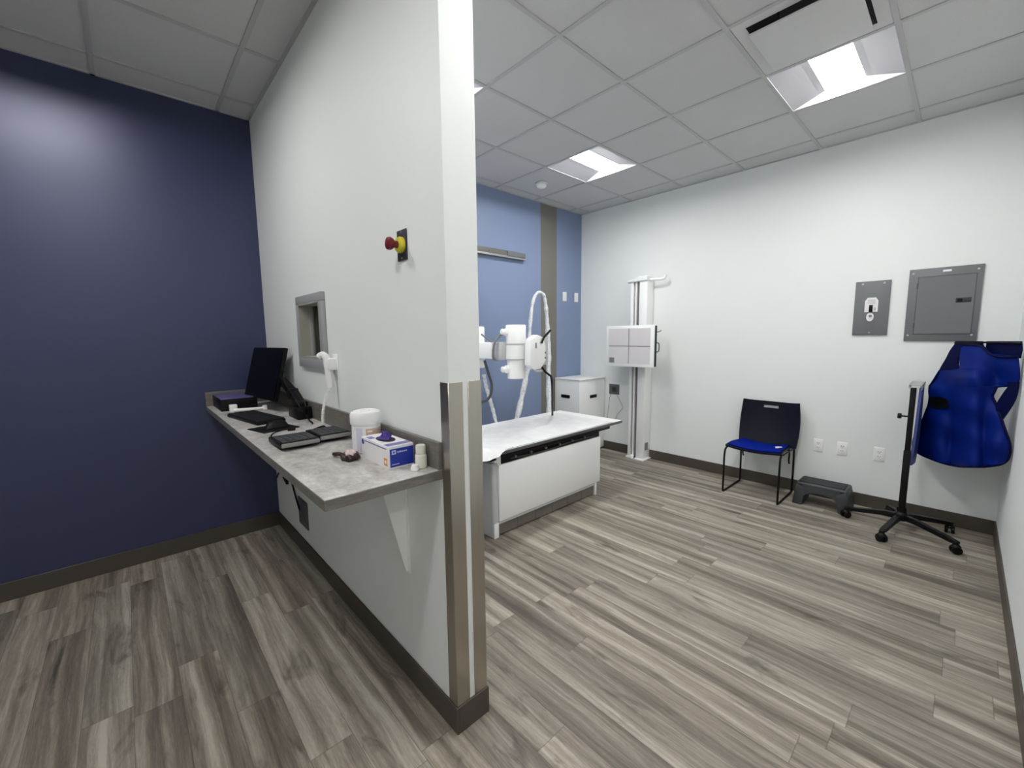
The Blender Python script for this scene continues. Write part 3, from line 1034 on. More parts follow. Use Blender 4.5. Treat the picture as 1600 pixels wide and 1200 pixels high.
mb = MB(); mb.box(BX0 + .045, BX1 - .05, BY0 + .006, BY0 + .02, 0.100, 0.117, 'grey_paint'); mb.build('ledge', parent=r)
mb = MB()
mb.box(BX0 + .085, BX1 - .01, BY0 + .012, BY1 - .03, 0.553, 0.600, 'black_plastic', 0.003)
mb.box(BX0 + .085, TX1 - .12, BY0 + .002, BY0 + .030, 0.600, 0.640, 'black_metal', 0.004)
mb.box(BX0 + .085, TX1 - .12, BY1 - .06, BY1 - .03, 0.600, 0.640, 'black_metal', 0.004)
for k in range(6):
    mb.cyl((2.1 + .17 * k, BY0 - .002, .585), (2.1 + .17 * k, BY0 + .02, .585), 0.010, 'line_grey', 12)
mb.tube([(2.05, BY0 + .006, .58), (2.4, BY0 + .004, .565), (2.8, BY0 + .006, .578), (3.1, BY0 + .006, .57)], 0.006, 'charcoal', 8, 8)
mb.build('float_carriage', parent=r)
mb = MB()
mb.box(BX0 + .015, BX0 + .082, BY0 + .010, BY0 + .075, 0.553, 0.636, 'white_paint', 0.008)
mb.tube([(BX0 - .13, BY0 + .01, .632), (BX0 - .04, BY0 + .005, .605), (BX0 + .03, BY0 + .012, .60)], 0.008, 'black_plastic', 8, 8)
mb.build('corner_post', parent=r)
mb = MB()
mb.box(TX0, TX1, TY0, TY1, TZ - .024, TZ, 'tabletop_edge', 0.003)
mb.box(TX0 + .004, TX1 - .006, TY0 + .004, TY1 - .004, TZ - .001, TZ + .003, 'white_plastic', 0.001, 1)
mb.build('tabletop', parent=r)

# white cover sheet with a crumpled end
random.seed(3)
def wr(x, y):
    return 0.5 * math.sin(7 * x + 3 * y) + 0.35 * math.sin(17 * x - 11 * y + 1) + 0.25 * math.sin(31 * x + 23 * y)
rows = []
n1, n2 = 70, 46
for i in range(n1 + 1):
    x = TX0 + .02 + (3.30 - TX0 - .02) * i / n1
    row = []
    for j in range(n2 + 1):
        s = j / n2
        y = (TY0 + 0.006) + (TY1 - TY0 - .03) * s
        k = max(0, min(1, (2.02 - x) / 0.22))
        k = k * k * (3 - 2 * k)
        z = TZ + .006 + 0.0012 * (1 + wr(x * .6, y)) + k * (0.026 + 0.017 * wr(x * 1.9, y * 2.3))
        if s < 0.10 and k > 0:     # hangs over the front edge at the crumpled end
            q = (0.10 - s) / 0.10
            y = y - 0.062 * q * k
            z = z - (0.052 + .010 * math.sin(26 * x)) * max(0, min(1, (TY0 - .006 - y) / .045))
        row.append((x, y, z))
    rows.append(row)
mb = MB(); mb.sheet(rows, 0.003, 'sheet_white')
tag(mb.build('table_sheet', sharp=80), 'white paper sheet spread on the exam table, crumpled at the partition end', 'sheet')

# wall rail
mb = MB()
mb.box(1.55, 3.475, YB - .035, YB, 2.352, 2.432, 'rail_grey', 0.004)
mb.box(1.55, 3.475, YB - .052, YB - .030, 2.352, 2.372, 'aluminium', 0.003)
mb.box(3.20, 3.475, YB - .042, YB - .030, 2.376, 2.428, 'panel_grey', 0.003)
for k in range(5):
    mb.cyl((1.8 + .38 * k, YB - .040, 2.405), (1.8 + .38 * k, YB - .030, 2.405), 0.010, 'line_grey', 10)
tag(mb.build('wall_rail'), 'grey metal guide rail fixed high across the blue wall', 'rail')

# x-ray tube stand
r = thing('xray_tube_stand', (2.32, 3.15, 0), 'white x-ray tube on its arm beside the blue wall, behind the exam table', 'x-ray machine')
mb = MB()
mb.box(2.17, 2.40, 3.08, 3.32, 0.03, 2.36, 'white_paint', 0.01)
mb.box(2.12, 2.45, 3.04, 3.40, 0.0, 0.04, 'grey_paint', 0.006)
mb.box(2.25, 2.33, 3.32, YB - .055, 2.34, 2.42, 'grey_paint', 0.006)
mb.build('column', parent=r)
mb = MB()
mb.box(2.14, 2.435, 2.995, 3.10, 1.20, 1.58, 'white_paint', 0.012)
mb.build('carriage', parent=r)
mb = MB()
mb.box(2.285, 2.425, 2.73, 3.02, 1.297, 1.437, 'white_paint', 0.008)
mb.box(2.300, 2.405, 2.64, 2.74, 1.290, 1.440, 'grey_paint', 0.006)
mb.build('arm', parent=r)
tc = Vector((2.450, 2.60, 0))
mb = MB()
mb.rev([(0.0, 0), (0.072, 0), (0.078, 0.006), (0.078, 0.155), (0.082, 0.158), (0.082, 0.166), (0.088, 0.170), (0.088, 0.285), (0.082, 0.290), (0.082, 0.296), (0.086, 0.300), (0.086, 0.448), (0.080, 0.456), (0, 0.456)], (2.452, 2.60, 1.128), (0, 0, 1), 'white_paint', 48)
mb.build('tube_housing', parent=r)
for zz in (1.290, 1.418):
    mb = MB(); mb.rev([(0.086, 0), (0.0895, 0.002), (0.0895, 0.008), (0.086, 0.010)], (2.452, 2.60, zz), (0, 0, 1), 'grey_paint', 48)
    mb.build('band', parent=r)
for zz, dz in ((1.520, .02), (1.210, -.005)):
    mb = MB()
    mb.rev([(0.034, 0), (0.034, 0.03), (0.026, 0.036), (0.026, 0.062), (0.018, 0.070), (0, 0.070)], (2.390, 2.625, zz), (-0.9, 0.35, dz * 5), 'white_plastic', 20)
    mb.build('cable_socket', parent=r)
mb = MB()
mb.box(2.530, 2.740, 2.49, 2.72, 1.235, 1.475, 'grey_paint', 0.012)
mb.box(2.735, 2.765, 2.52, 2.69, 1.265, 1.445, 'charcoal', 0.004)
mb.build('collimator', parent=r)
# octagonal control panel
pc = at(839, 549, 'y', 2.43)
oc = []
for (px_, py_) in ((829, 531), (840, 523), (849, 527), (853, 540), (853, 563), (846, 576), (836, 578), (828, 571)):
    oc.append(at(px_, py_, 'y', 2.41))
mb = MB(); mb.prism(oc, (0, 0.065, 0), None, 'white_paint', 0.006); cpn = mb.build('control_panel', parent=r)
q = at(838, 540, 'y', 2.405)
mb = MB(); mb.box(q.x - .006, q.x + .006, 2.404, 2.412, q.z - .022, q.z + .022, 'line_grey', 0.001, 1); mb.build('slot', parent=cpn)
for py_ in (551, 559):
    q = at(852, py_, 'y', 2.41)
    mb = MB(); mb.box(q.x - .006, q.x + .006, 2.404, 2.412, q.z - .008, q.z + .008, 'line_grey', 0.001, 1); mb.build('button', parent=cpn)
for pts in (((846, 536), (850, 527), (860, 516)), ((847, 574), (852, 581), (861, 588))):
    mb = MB(); mb.tube([at(a, b, 'y', 2.40) for a, b in pts], 0.0095, 'black_plastic', 12); mb.build('handle', parent=r)
mb = MB(); mb.tube([at(861, 588, 'y', 2.40), at(862.5, 600, 'y', 2.42), at(863, 630, 'y', 2.62), at(863, 665, 'y', 3.02)], 0.010, 'black_plastic', 10, 6); mb.build('handle_cable', parent=r)
mb = MB(); mb.tube([at(830, 574, 'y', 2.44), at(838, 580, 'y', 2.42), at(848, 579, 'y', 2.42)], 0.009, 'grey_paint', 10, 5); mb.build('panel_rim', parent=cpn)
# grey cable loops at the arm
mb = MB()
mb.tube([at(795, 517, 'y', 2.64), at(786, 521, 'y', 2.66), at(775, 531, 'y', 2.66), at(771, 545, 'y', 2.67), at(771, 560, 'y', 2.68), at(776, 562, 'y', 2.72)], 0.010, 'cord_grey', 10, 8)
mb.tube([at(752, 522, 'y', 2.86), at(762, 530, 'y', 2.82), at(772, 537, 'y', 2.74)], 0.008, 'cord_grey', 10, 6)
mb.tube([at(757, 563, 'y', 2.86), at(762, 580, 'y', 2.84), at(768, 600, 'y', 2.82), at(767, 615, 'y', 2.82), at(761, 625, 'y', 2.84), at(750, 629, 'y', 2.88)], 0.012, 'charcoal', 10, 8)
mb.build('arm_cable', parent=r)

# plastic wrapped cable loop
YLP = 2.985
def pathp(pts, y):
    return [at(a, b, 'y', y) for a, b in pts]
r = thing('wrapped_cable', (2.95, YLP, 0.6), 'tall loop of white plastic wrapped cable hanging behind the exam table', 'cable')
loop = pathp([(806, 662), (811, 640), (817, 612), (823, 585), (827, 560), (827, 530), (829, 500), (832, 475), (837, 461), (844, 457), (850, 463), (853, 480), (855, 505), (857, 535), (857, 570), (857.5, 610), (857.5, 662)], YLP)
loop = [loop[0] - Vector((0.03, -0.02, 0.35))] + loop + [loop[-1] - Vector((0, 0, 0.35))]
rr = random.Random(5)
ph = [rr.uniform(0, 6) for _ in range(4)]
mb = MB(); mb.tube(loop, lambda s: (0.026 + 0.007 * math.cos(2 * math.pi * s)) * (1 + .10 * math.sin(90 * s + ph[0]) + .07 * math.sin(173 * s + ph[1])) - 0.003, 'cable_wrap', 14, 10)
mb.build('wrapped_loop', parent=r)
r2_ = pathp([(756, 585), (760, 605), (765, 622), (770, 640), (776, 664)], 2.985)
mb = MB(); mb.tube(r2_, lambda s: 0.017 * (1 + .14 * math.sin(60 * s)), 'cable_wrap', 12, 10)
tag(mb.build('wrapped_cable'), 'short white wrapped cable hanging beside the partition edge behind the table', 'cable')

# generator cabinet
GX0, GX1, GY0_, GY1_, GZ = 4.010, 4.545, 3.135, 3.535, 0.955
r = thing('generator_cabinet', (4.28, 3.33, 0), 'white metal cabinet with black slot handles in the room corner by the blue wall', 'cabinet')
mb = MB(); mb.box(GX0 + .004, GX1 - .004, GY0_ + .004, GY1_, 0.03, GZ - .012, 'white_paint', 0.004)
mb.box(GX0 + .03, GX1 - .03, GY0_ + .03, GY1_ - .03, 0, 0.03, 'black_plastic'); mb.build('body', parent=r)
mb = MB(); mb.box(GX0 - .004, GX1 + .004, GY0_ - .004, GY1_, GZ - .014, GZ, 'white_paint', 0.004); mb.build('lid', parent=r)
mb = MB(); mb.box(GX0 - .003, GX0 + .004, 3.285, 3.425, .712, .752, 'black_plastic', 0.004); mb.build('handle', parent=r)
mb = MB(); mb.box(4.225, 4.365, GY0_ - .003, GY0_ + .004, .705, .745, 'black_plastic', 0.004); mb.build('handle', parent=r)

# wall plate and lead beside the cabinet
r = thing('wall_plate', (XW, 3.003, .74), 'dark grey square cover plate on the white wall between cabinet and wall stand', 'wall plate')
mb = MB(); mb.box(XW - .008, XW, 2.930, 3.076, .735, .865, 'outlet_grey', 0.002)
mb.box(XW - .012, XW - .008, 2.975, 3.030, .770, .830, 'plate_dark', 0.001, 1); mb.build('plate', parent=r)
mb = MB(); mb.tube([(XW - .012, 2.96, .74), (XW - .03, 2.90, .66), (XW - .03, 2.86, .58), (XW - .02, 2.93, .50), (XW - .015, 2.97, .42)], 0.005, 'grey_paint', 8, 8)
mb.tube([(XW - .010, 3.05, .735), (XW - .012, 3.07, .66), (XW - .012, 3.09, .45), (XW - .012, 3.09, .30)], 0.004, 'grey_paint', 8, 8); mb.build('lead', parent=r)

# vertical wall stand with detector
r = thing('wall_detector_stand', (4.42, 2.60, 0), 'white upright x-ray wall stand with square detector on a tall column', 'wall stand')
SX = 4.405        # front plane of the column
mb = MB()
mb.box(SX, XW - .005, 2.490, 2.590, 0.02, 2.10, 'white_paint', 0.006)
mb.box(SX, XW - .05, 2.668, 2.702, 0.02, 2.10, 'white_paint', 0.004)
mb.box(SX + .035, XW - .02, 2.590, 2.668, 0.02, 2.10, 'line_grey')
mb.box(SX + .004, SX + .034, 2.628, 2.645, 0.02, 2.10, 'white_paint', 0.003)
mb.box(SX + .03, SX + .10, 2.486, 2.491, 0.12, 0.21, 'line_grey', 0.001, 1)
mb.build('column', parent=r)
mb = MB()
mb.box(SX - .035, XW - .005, 2.470, 2.600, 0.0, 0.018, 'white_paint', 0.004)
mb.box(SX - .010, XW - .05, 2.650, 2.725, 0.0, 0.018, 'white_paint', 0.004)
mb.cyl((SX - .015, 2.63, 0), (SX - .015, 2.63, .05), 0.022, 'white_paint', 16, 0.004)
mb.build('base_plate', parent=r)
mb = MB()
mb.box(SX - .020, XW - .005, 2.484, 2.600, 2.100, 2.155, 'white_paint', 0.010)
mb.prism([(SX - .018, 2.600, 2.10), (SX - .018, 2.742, 2.098), (SX - .018, 2.742, 2.110), (SX - .018, 2.600, 2.150)], (.10, 0, 0), None, 'white_paint', 0.004)
mb.build('top_cap', parent=r)
mb = MB()
mb.tube([(SX + .03, 2.75, 2.100), (SX + .03, 2.69, 2.112), (SX + .04, 2.60, 2.120), (SX + .06, 2.49, 2.115), (SX + .08, 2.36, 2.110), (SX + .08, 2.325, 2.118), (SX + .08, 2.315, 2.150)], 0.015, 'white_paint', 12, 8)
mb.build('grip_bar', parent=r)
DX = 4.200
mb = MB()
mb.box(DX + .022, DX + .085, 2.290, 2.885, 1.135, 1.588, 'black_plastic', 0.006)
mb.box(DX + .08, SX + .01, 2.50, 2.69, 1.20, 1.52, 'grey_paint', 0.01)
mb.build('detector_back', parent=r)
mb = MB()
mb.box(DX, DX + .024, 2.282, 2.890, 1.128, 1.594, 'white_paint', 0.006)
mb.box(DX - .002, DX + .004, 2.322, 2.855, 1.165, 1.562, 'light_grey')
mb.box(DX - .0030, DX, 2.586 - .0045, 2.586 + .0045, 1.165, 1.562, 'line_grey')
mb.box(DX - .0030, DX, 2.322, 2.855, 1.362 - .0045, 1.362 + .0045, 'line_grey')
mb.box(DX - .0032, DX, 2.775, 2.842, 1.168, 1.228, 'line_grey')
mb.build('detector_cover', parent=r)
mb = MB()
hx_ = DX + .14
mb.tube([(DX + .08, 2.335, 1.40), (DX + .14, 2.325, 1.40), (DX + .185, 2.320, 1.385), (DX + .185, 2.320, 1.31), (DX + .14, 2.325, 1.295), (DX + .08, 2.335, 1.295)], 0.0075, 'line_grey', 8, 4)
mb.tube([(DX + .08, 2.335, 1.52), (DX + .17, 2.320, 1.52), (DX + .22, 2.318, 1.535)], 0.006, 'line_grey', 8, 4)
mb.box(DX + .085, DX + .12, 2.335, 2.46, 1.27, 1.55, 'white_paint', 0.004)
mb.build('handle', parent=r)

# small white switch plates on the blue wall
for k, (xs, lb) in enumerate(((4.215, 'white switch plate on the blue wall next to the taupe stripe'), (4.452, 'white switch plate on the blue wall closest to the white wall corner'))):
    r = thing('switch_plate', (xs, YB, 1.93), lb, 'switch', 'switch plates on the blue wall')
    mb = MB(); mb.box(xs - .037, xs + .037, YB - .006, YB, 1.932, 2.048, 'white_plastic', 0.002); mb.build('plate', parent=r)
    mb = MB(); mb.box(xs - .016, xs + .016, YB - .010, YB - .006, 1.957, 2.023, 'carton_white', 0.001, 1); mb.build('rocker', parent=r)

# outlets on the long white wall
for yo, lb in ((0.832, 'white wall outlet nearest the blue chair, leftmost of three'), (0.660, 'white wall outlet above the step stool, middle of three'), (0.413, 'white wall outlet beside the black rolling stand, rightmost of three')):
    r = thing('wall_outlet', (XW, yo, .415), lb, 'outlet', 'outlets on the long white wall')
    mb = MB(); mb.box(XW - .006, XW, yo - .036, yo + .036, .416, .531, 'white_plastic', 0.002); mb.build('plate', parent=r)
    mb = MB()
    for dz in (-.020, .020):
        mb.box(XW - .0075, XW - .006, yo - .017, yo + .017, .4735 + dz - .014, .4735 + dz + .014, 'white_plastic', 0.0005, 1)
        for dy in (-.007, .007):
            mb.box(XW - .0082, XW - .0075, yo + dy - .0015, yo + dy + .0015, .4735 + dz - .002, .4735 + dz + .007, 'black_plastic')
        mb.box(XW - .0082, XW - .0075, yo - .002, yo + .002, .4735 + dz - .010, .4735 + dz - .006, 'black_plastic')
    mb.build('socket', parent=r)

# disconnect switch plate
r = thing('disconnect_switch', (XW, .545, 1.465), 'small upright grey switch plate with white label beside the larger panel', 'switch panel')
mb = MB(); mb.box(XW - .014, XW, .434, .656, 1.465, 1.906, 'panel_grey', 0.003)
for yy in (.475, .61):
    mb.cyl((XW - .016, yy, 1.885), (XW - .013, yy, 1.885), .008, 'slot_pale', 10)
mb.cyl((XW - .016, .545, 1.487), (XW - .013, .545, 1.487), .006, 'slot_pale', 10)
mb.build('plate', parent=r)
mb = MB()
ol = [(-.042, 1.655), (.042, 1.655), (.042, 1.745), (.026, 1.772), (-.026, 1.772), (-.042, 1.745)]
mb.prism([(XW - .0165, .545 + a, z) for a, z in ol], (0.003, 0, 0), None, 'carton_white')
mb.prism([(XW - .0165, .548 + .024 * math.cos(a_ * math.pi / 10), 1.615 + .036 * math.sin(a_ * math.pi / 10)) for a_ in range(20)], (0.003, 0, 0), None, 'carton_white')
for k in range(3):
    mb.box(XW - .0175, XW - .0165, .520, .570, 1.724 + k * .012, 1.729 + k * .012, 'slot_pale')
mb.box(XW - .0175, XW - .0165, .515, .525, 1.665, 1.69, 'slot_pale')
mb.build('label_plate', parent=r)
mb = MB(); mb.box(XW - .030, XW - .0165, .535, .557, 1.655, 1.712, 'black_plastic', 0.002); mb.build('toggle', parent=r)
mb = MB(); mb.cyl((XW - .026, .546, 1.622), (XW - .0165, .546, 1.622), .010, 'line_grey', 14); mb.build('knob', parent=r)

# breaker panel
PY0, PY1, PZ0, PZ1 = -.058, .332, 1.417, 1.967
r = thing('breaker_panel', (XW, .137, PZ0), 'large square grey electrical breaker panel on the white wall above the blue apron', 'electrical panel')
mb = MB(); mb.box(XW - .014, XW, PY0, PY1, PZ0, PZ1, 'panel_grey', 0.003)
for yy in (PY0 + .028, PY1 - .022):
    for zz in (PZ0 + .045, PZ1 - .032):
        mb.cyl((XW - .0165, yy, zz), (XW - .013, yy, zz), .007, 'slot_pale', 10)
mb.box(XW - .0155, XW - .013, .105, .150, PZ1 - .034, PZ1 - .020, 'carton_white')
mb.build('cover', parent=r)
mb = MB()
mb.box(XW - .0165, XW - .0125, PY0 + .030, PY1 - .050, PZ0 + .050, PZ1 - .060, 'panel_edge')
mb.box(XW - .0195, XW - .0150, PY0 + .034, PY1 - .054, PZ0 + .055, PZ1 - .065, 'panel_grey', 0.002, 1)
for zz in (PZ0 + .12, PZ1 - .13):
    mb.cyl((XW - .018, PY1 - .052, zz - .02), (XW - .018, PY1 - .052, zz + .02), .005, 'panel_edge', 10)
mb.build('door', parent=r)
mb = MB(); mb.box(XW - .0225, XW - .019, -.010, .068, 1.700, 1.735, 'plate_dark', 0.002)
mb.box(XW - .0245, XW - .022, .034, .060, 1.706, 1.729, 'black_plastic', 0.001, 1); mb.build('latch', parent=r)

# chair
r = thing('stacking_chair', (4.28, 1.22, 0), 'navy stacking chair with blue seat and thin black sled frame against the white wall', 'chair')
CY_L, CY_R = 1.452, 1.000     # chair's two sides along the wall
rt = 0.0085
def leg_side(y):
    m_ = MB()
    ym = 1.226 + (y - 1.226) * 0.96
    m_.tube([(4.13, ym, .440), (4.055, y, .40), (4.048, y, .20), (4.046, y, .030), (4.058, y, .012), (4.10, y, .0088), (4.44, y, .0088), (4.478, y, .012), (4.488, y, .030), (4.490, y, .22), (4.478, y, .42), (4.490, ym, .56)], rt, 'black_metal', 10, 5)
    m_.build('sled_leg', parent=r)
leg_side(CY_L); leg_side(CY_R)
mb = MB()
mb.tube([(4.16, CY_L, .425), (4.16, CY_R, .425)], .007, 'black_metal', 8)
mb.tube([(4.40, CY_L, .418), (4.40, CY_R, .418)], .007, 'black_metal', 8)
mb.tube([(4.13, CY_L, .432), (4.48, CY_L, .425)], .007, 'black_metal', 8)
mb.tube([(4.13, CY_R, .432), (4.48, CY_R, .425)], .007, 'black_metal', 8)
for y in (CY_L - .02, CY_R + .035):
    mb.tube([(4.46, y, .41), (4.485, y, .36), (4.475, y, .31), (4.495, y, .27)], .0075, 'black_metal', 8, 5)
mb.build('seat_frame', parent=r)
def shell(fn, n, m):
    return [[fn(i / n, j / m) for j in range(m + 1)] for i in range(n + 1)]
def seat_pt(s, t, lift=0.0, inset=0.0):
    # s: front 0 -> back 1, t: left 0 -> right 1
    w = 0.232 - 0.022 * s - inset
    q = 2 * t - 1
    x = 4.045 + 0.405 * s + 0.030 * (q * q) * (1 - s) ** 2
    x = x + inset * (1 - 2 * s)
    z = 0.452 - 0.022 * s - 0.018 * (1 - s) ** 8 + 0.012 * q * q - 0.008 * (1 - q * q) * s
    return (x, 1.226 - w * q, z + lift)
mb = MB(); mb.sheet(shell(lambda s, t: seat_pt(s, t), 18, 14), 0.016, 'navy_shell'); mb.build('seat', parent=r)
mb = MB(); mb.sheet(shell(lambda s, t: seat_pt(s, t, .014, .016), 18, 14), 0.014, 'blue_seat'); mb.build('seat_pad', parent=r, sharp=60)
mb = MB(); c_ = Vector(seat_pt(.42, .86, .024)); mb.obox(c_, (.030, .010, 0), (-.008, .018, 0), (0, 0, .001), 'carton_white')
mb.obox(c_ + Vector((.03, -.01, 0)), (.014, .012, 0), (-.010, .012, 0), (0, 0, .001), 'carton_white')
mb.build('tag', parent=r)
def back_pt(u, v):
    q = 2 * u - 1
    w = 0.242 - 0.006 * v + 0.014 * math.sin(math.pi * v)
    z = 0.432 + 0.408 * v - 0.006 * q * q * v + 0.016 * v ** 4 * abs(q) ** 3
    x = 4.452 + 0.040 * v + 0.030 * v * v - 0.045 * q * q * (0.6 + .4 * v) + 0.022 * math.sin(math.pi * v)
    return (x, 1.216 - w * q, z)
mb = MB()
# back shell built around the hand slot
us = [0, .08, .16, .24, .32, .37, .41, .46, .5, .54, .59, .63, .68, .76, .84, .92, 1]
vs_ = [0, .05, .1, .2, .3, .4, .5, .6, .7, .78, .845, .905, .95, 1]
ia, ib = us.index(.37), us.index(.63)
ja, jb = vs_.index(.845), vs_.index(.905)
def patch(i0, i1, j0, j1):
    g = [[back_pt(us[i], vs_[j]) for i in range(i0, i1 + 1)] for j in range(j0, j1 + 1)]
    mb.sheet(g, 0.011, 'navy_shell')
patch(0, len(us) - 1, 0, ja)
patch(0, ia, ja, jb)
patch(ib, len(us) - 1, ja, jb)
patch(0, len(us) - 1, jb, len(vs_) - 1)
mb.build('backrest', parent=r, sharp=50)
mb = MB()
g = [[Vector(back_pt(us[i], vs_[j])) + Vector((.004, 0, 0)) for i in range(ia, ib + 1)] for j in (ja, jb)]
mb.sheet(g, 0.004, 'slot_pale'); mb.build('hand_slot', parent=r)

# step stool
r = thing('step_stool', (4.31, .735, 0), 'low charcoal plastic step stool between the chair and the black rolling stand', 'step stool')
sx0_, sx1_, sy0_, sy1_, sz = 4.225, 4.435, .560, .905, .205
def stool_leg(yc, sg):
    m_ = MB()
    y_in, y_out = yc, yc + sg * .05
    prof = [(y_in - sg * .022, .150), (y_in - sg * .002, .0), (y_out + sg * .022, .0), (y_out + sg * .004, .150), (y_out - sg * .006, .190)]
    m_.prism([(sx0_ - .018, y, z) for y, z in prof] , (sx1_ - sx0_ + .036, 0, 0), None, 'charcoal', 0.008)
    m_.build('leg', parent=r)
stool_leg(sy1_ - .045, 1); stool_leg(sy0_ + .045, -1)
for xs_ in (sx0_ - .014, sx1_ - .004):
    mb = MB()
    n = 14
    top = [(xs_, sy0_ + .04 + (sy1_ - sy0_ - .08) * k / n, .185) for k in range(n + 1)]
    bot = [(xs_, sy1_ - .055 - (sy1_ - sy0_ - .11) * k / n, .080 + .050 * math.sin(math.pi * k / n) ** 0.5) for k in range(n + 1)]
    mb.prism(top + bot, (.018, 0, 0), None, 'charcoal')
    mb.build('skirt', parent=r)
mb = MB(); mb.box(sx0_ - .008, sx1_ + .008, sy0_ - .004, sy1_ + .004, .172, sz - .004, 'charcoal', 0.016, 3); mb.build('top', parent=r)
mb = MB(); mb.box(sx0_ + .012, sx1_ - .012, sy0_ + .016, sy1_ - .016, sz - .006, sz, 'key_dark', 0.002, 1)
for k in range(9):
    mb.box(sx0_ + .022 + k * .020, sx0_ + .030 + k * .020, sy0_ + .026, sy1_ - .026, sz - .001, sz + .0015, 'charcoal')
mb.build('tread', parent=r)

# rolling stand with a hanging shield
hx0, hy0 = 4.170, .225
r = thing('rolling_shield_stand', (hx0, hy0, 0), 'black five-wheeled stand with metal top bar and a narrow blue shield', 'rolling stand')
CASTERS = [(4.175, .549), (3.858, .298), (3.994, -.066), (4.385, -.030), (4.455, .318)]
mb = MB(); mb.rev([(0.030, .085), (0.040, .090), (0.040, .135), (0.028, .150), (0.028, .185)], (hx0, hy0, 0), (0, 0, 1), 'black_metal', 24); mb.build('hub', parent=r)
for cx_, cy_ in CASTERS:
    mb = MB()
    d = Vector((cx_ - hx0, cy_ - hy0, 0)); L = d.length; d.normalize(); s = Vector((-d.y, d.x, 0))
    prof = [(0.02, .092), (0.02, .135), (0.10, .130), (L - .02, .092), (L + .012, .086), (L + .012, .066), (L - .03, .066), (.12, .092)]
    mb.prism([Vector((hx0, hy0, 0)) + d * a + s * .016 + Vector((0, 0, z)) for a, z in prof], -s * .032, None, 'black_metal', 0.005)
    lg = mb.build('leg', parent=r)
    mb = MB()
    o_ = Vector((cx_, cy_, 0)) + d * 0.0
    tr_ = (d * 0.6 + s * 0.8)
    nrm_ = Vector((-tr_.y, tr_.x, 0))
    for sg in (-1, 1):
        c_ = o_ + nrm_ * (.017 * sg) + Vector((0, 0, .027))
        mb.cyl(c_ - nrm_ * .009, c_ + nrm_ * .009, .027, 'black_plastic', 24, 0.003)
    mb.rev([(.024, 0), (.026, .010), (.018, .022), (.009, .026), (.009, .034)], o_ + Vector((0, 0, .040)), (0, 0, 1), 'black_plastic', 18)
    mb.build('caster', parent=lg)
mb = MB(); mb.box(hx0 - .020, hx0 + .020, hy0 - .020, hy0 + .020, .15, .62, 'black_metal', 0.004)
mb.box(hx0 - .016, hx0 + .016, hy0 - .016, hy0 + .016, .60, 1.085, 'black_metal', 0.003); mb.build('post', parent=r)
mb = MB(); mb.cyl((hx0, hy0 + .014, .872), (hx0, hy0 + .052, .872), .006, 'black_plastic', 12); mb.cyl((hx0, hy0 + .050, .872), (hx0, hy0 + .072, .872), .020, 'black_plastic', 20, 0.004); mb.build('knob', parent=r)
mb = MB()
mb.box(hx0 - .045, hx0 + .300, hy0 - .048, hy0 + .024, 1.104, 1.110, 'aluminium', 0.001, 1)
mb.box(hx0 - .045, hx0 + .300, hy0 - .048, hy0 - .043, 1.072, 1.110, 'aluminium', 0.001, 1)
mb.box(hx0 - .045, hx0 + .300, hy0 + .019, hy0 + .024, 1.085, 1.110, 'aluminium', 0.001, 1)
mb.build('top_bar', parent=r)
mb = MB()
rows = []
for i in range(15):
    z = 1.085 - .585 * i / 14
    row = []
    for j in range(9):
        s = j / 8
        x = hx0 - .02 + .30 * s + (0.02 * (i / 14) ** 3)
        row.append((x, hy0 - .038 + .006 * math.sin(5 * s + 3 * z) + .012 * (i / 14) ** 4, z + (.05 * (s - .5) ** 2 * (i / 14))))
    rows.append(row)
mb.sheet(rows, .016, 'shield_blue'); mb.build('shield', parent=r)

# blue lead apron hanging across the wall corner
PA, PB = Vector((4.430, .212, 0)), Vector((4.030, -.200, 0))
pd = (PB - PA).normalized()
pn = Vector((-pd.y, pd.x, 0))
if (CAM - PA).dot(pn) < 0: pn = -pn
def ap(px_, py_, off=0.0):
    q = at_plane(px_, py_, PA + pn * off, pn)
    if q.y < YR + .015:
        q.y = YR + .015
    return q
def interp(tab, y):
    for (y0, a, b), (y1, c, d) in zip(tab, tab[1:]):
        if y0 <= y <= y1:
            s = (y - y0) / (y1 - y0)
            return a + (c - a) * s, b + (d - b) * s
    return tab[-1][1:]
def apron_part(name, parent, tab, n_rows, n_cols, fold, thick, mat, base=0.0):
    m_ = MB()
    y0, y1 = tab[0][0], tab[-1][0]
    rows_ = []
    for i in range(n_rows + 1):
        y = y0 + (y1 - y0) * i / n_rows
        a, b = interp(tab, y)
        rows_.append([ap(a + (b - a) * j / n_cols, y, base + fold(a + (b - a) * j / n_cols, y)) for j in range(n_cols + 1)])
    m_.sheet(rows_, thick, mat)
    return m_.build(name, parent=parent, sharp=70)
r = thing('lead_apron', (4.25, 0.0, .55), 'blue lead apron with arm holes hanging in the wall corner under the breaker panel', 'apron')
def fold(px_, py_):
    g = lambda c, w: math.exp(-((px_ - c) / w) ** 2)
    k = max(0, min(1, (py_ - 540) / 50))
    low = max(0, min(1, (py_ - 600) / 90))
    mid = math.exp(-((py_ - 600) / 40.0) ** 2)
    v = .075 * g(1518 + .02 * (py_ - 600), 24)                 # full front bulge
    v += -.030 * mid * g(1560, 16)                             # pulled in under the right arm hole
    v += -.022 * low * g(1490 - .05 * (py_ - 640), 9) + .034 * low * g(1466, 15)
    v += .045 * low * g(1560, 15) - .022 * low * g(1537, 9)
    v += .008 * math.sin(py_ / 13.0 + px_ / 21) * low + .006 * math.sin(py_ / 7.0 - px_ / 17)
    return v * k

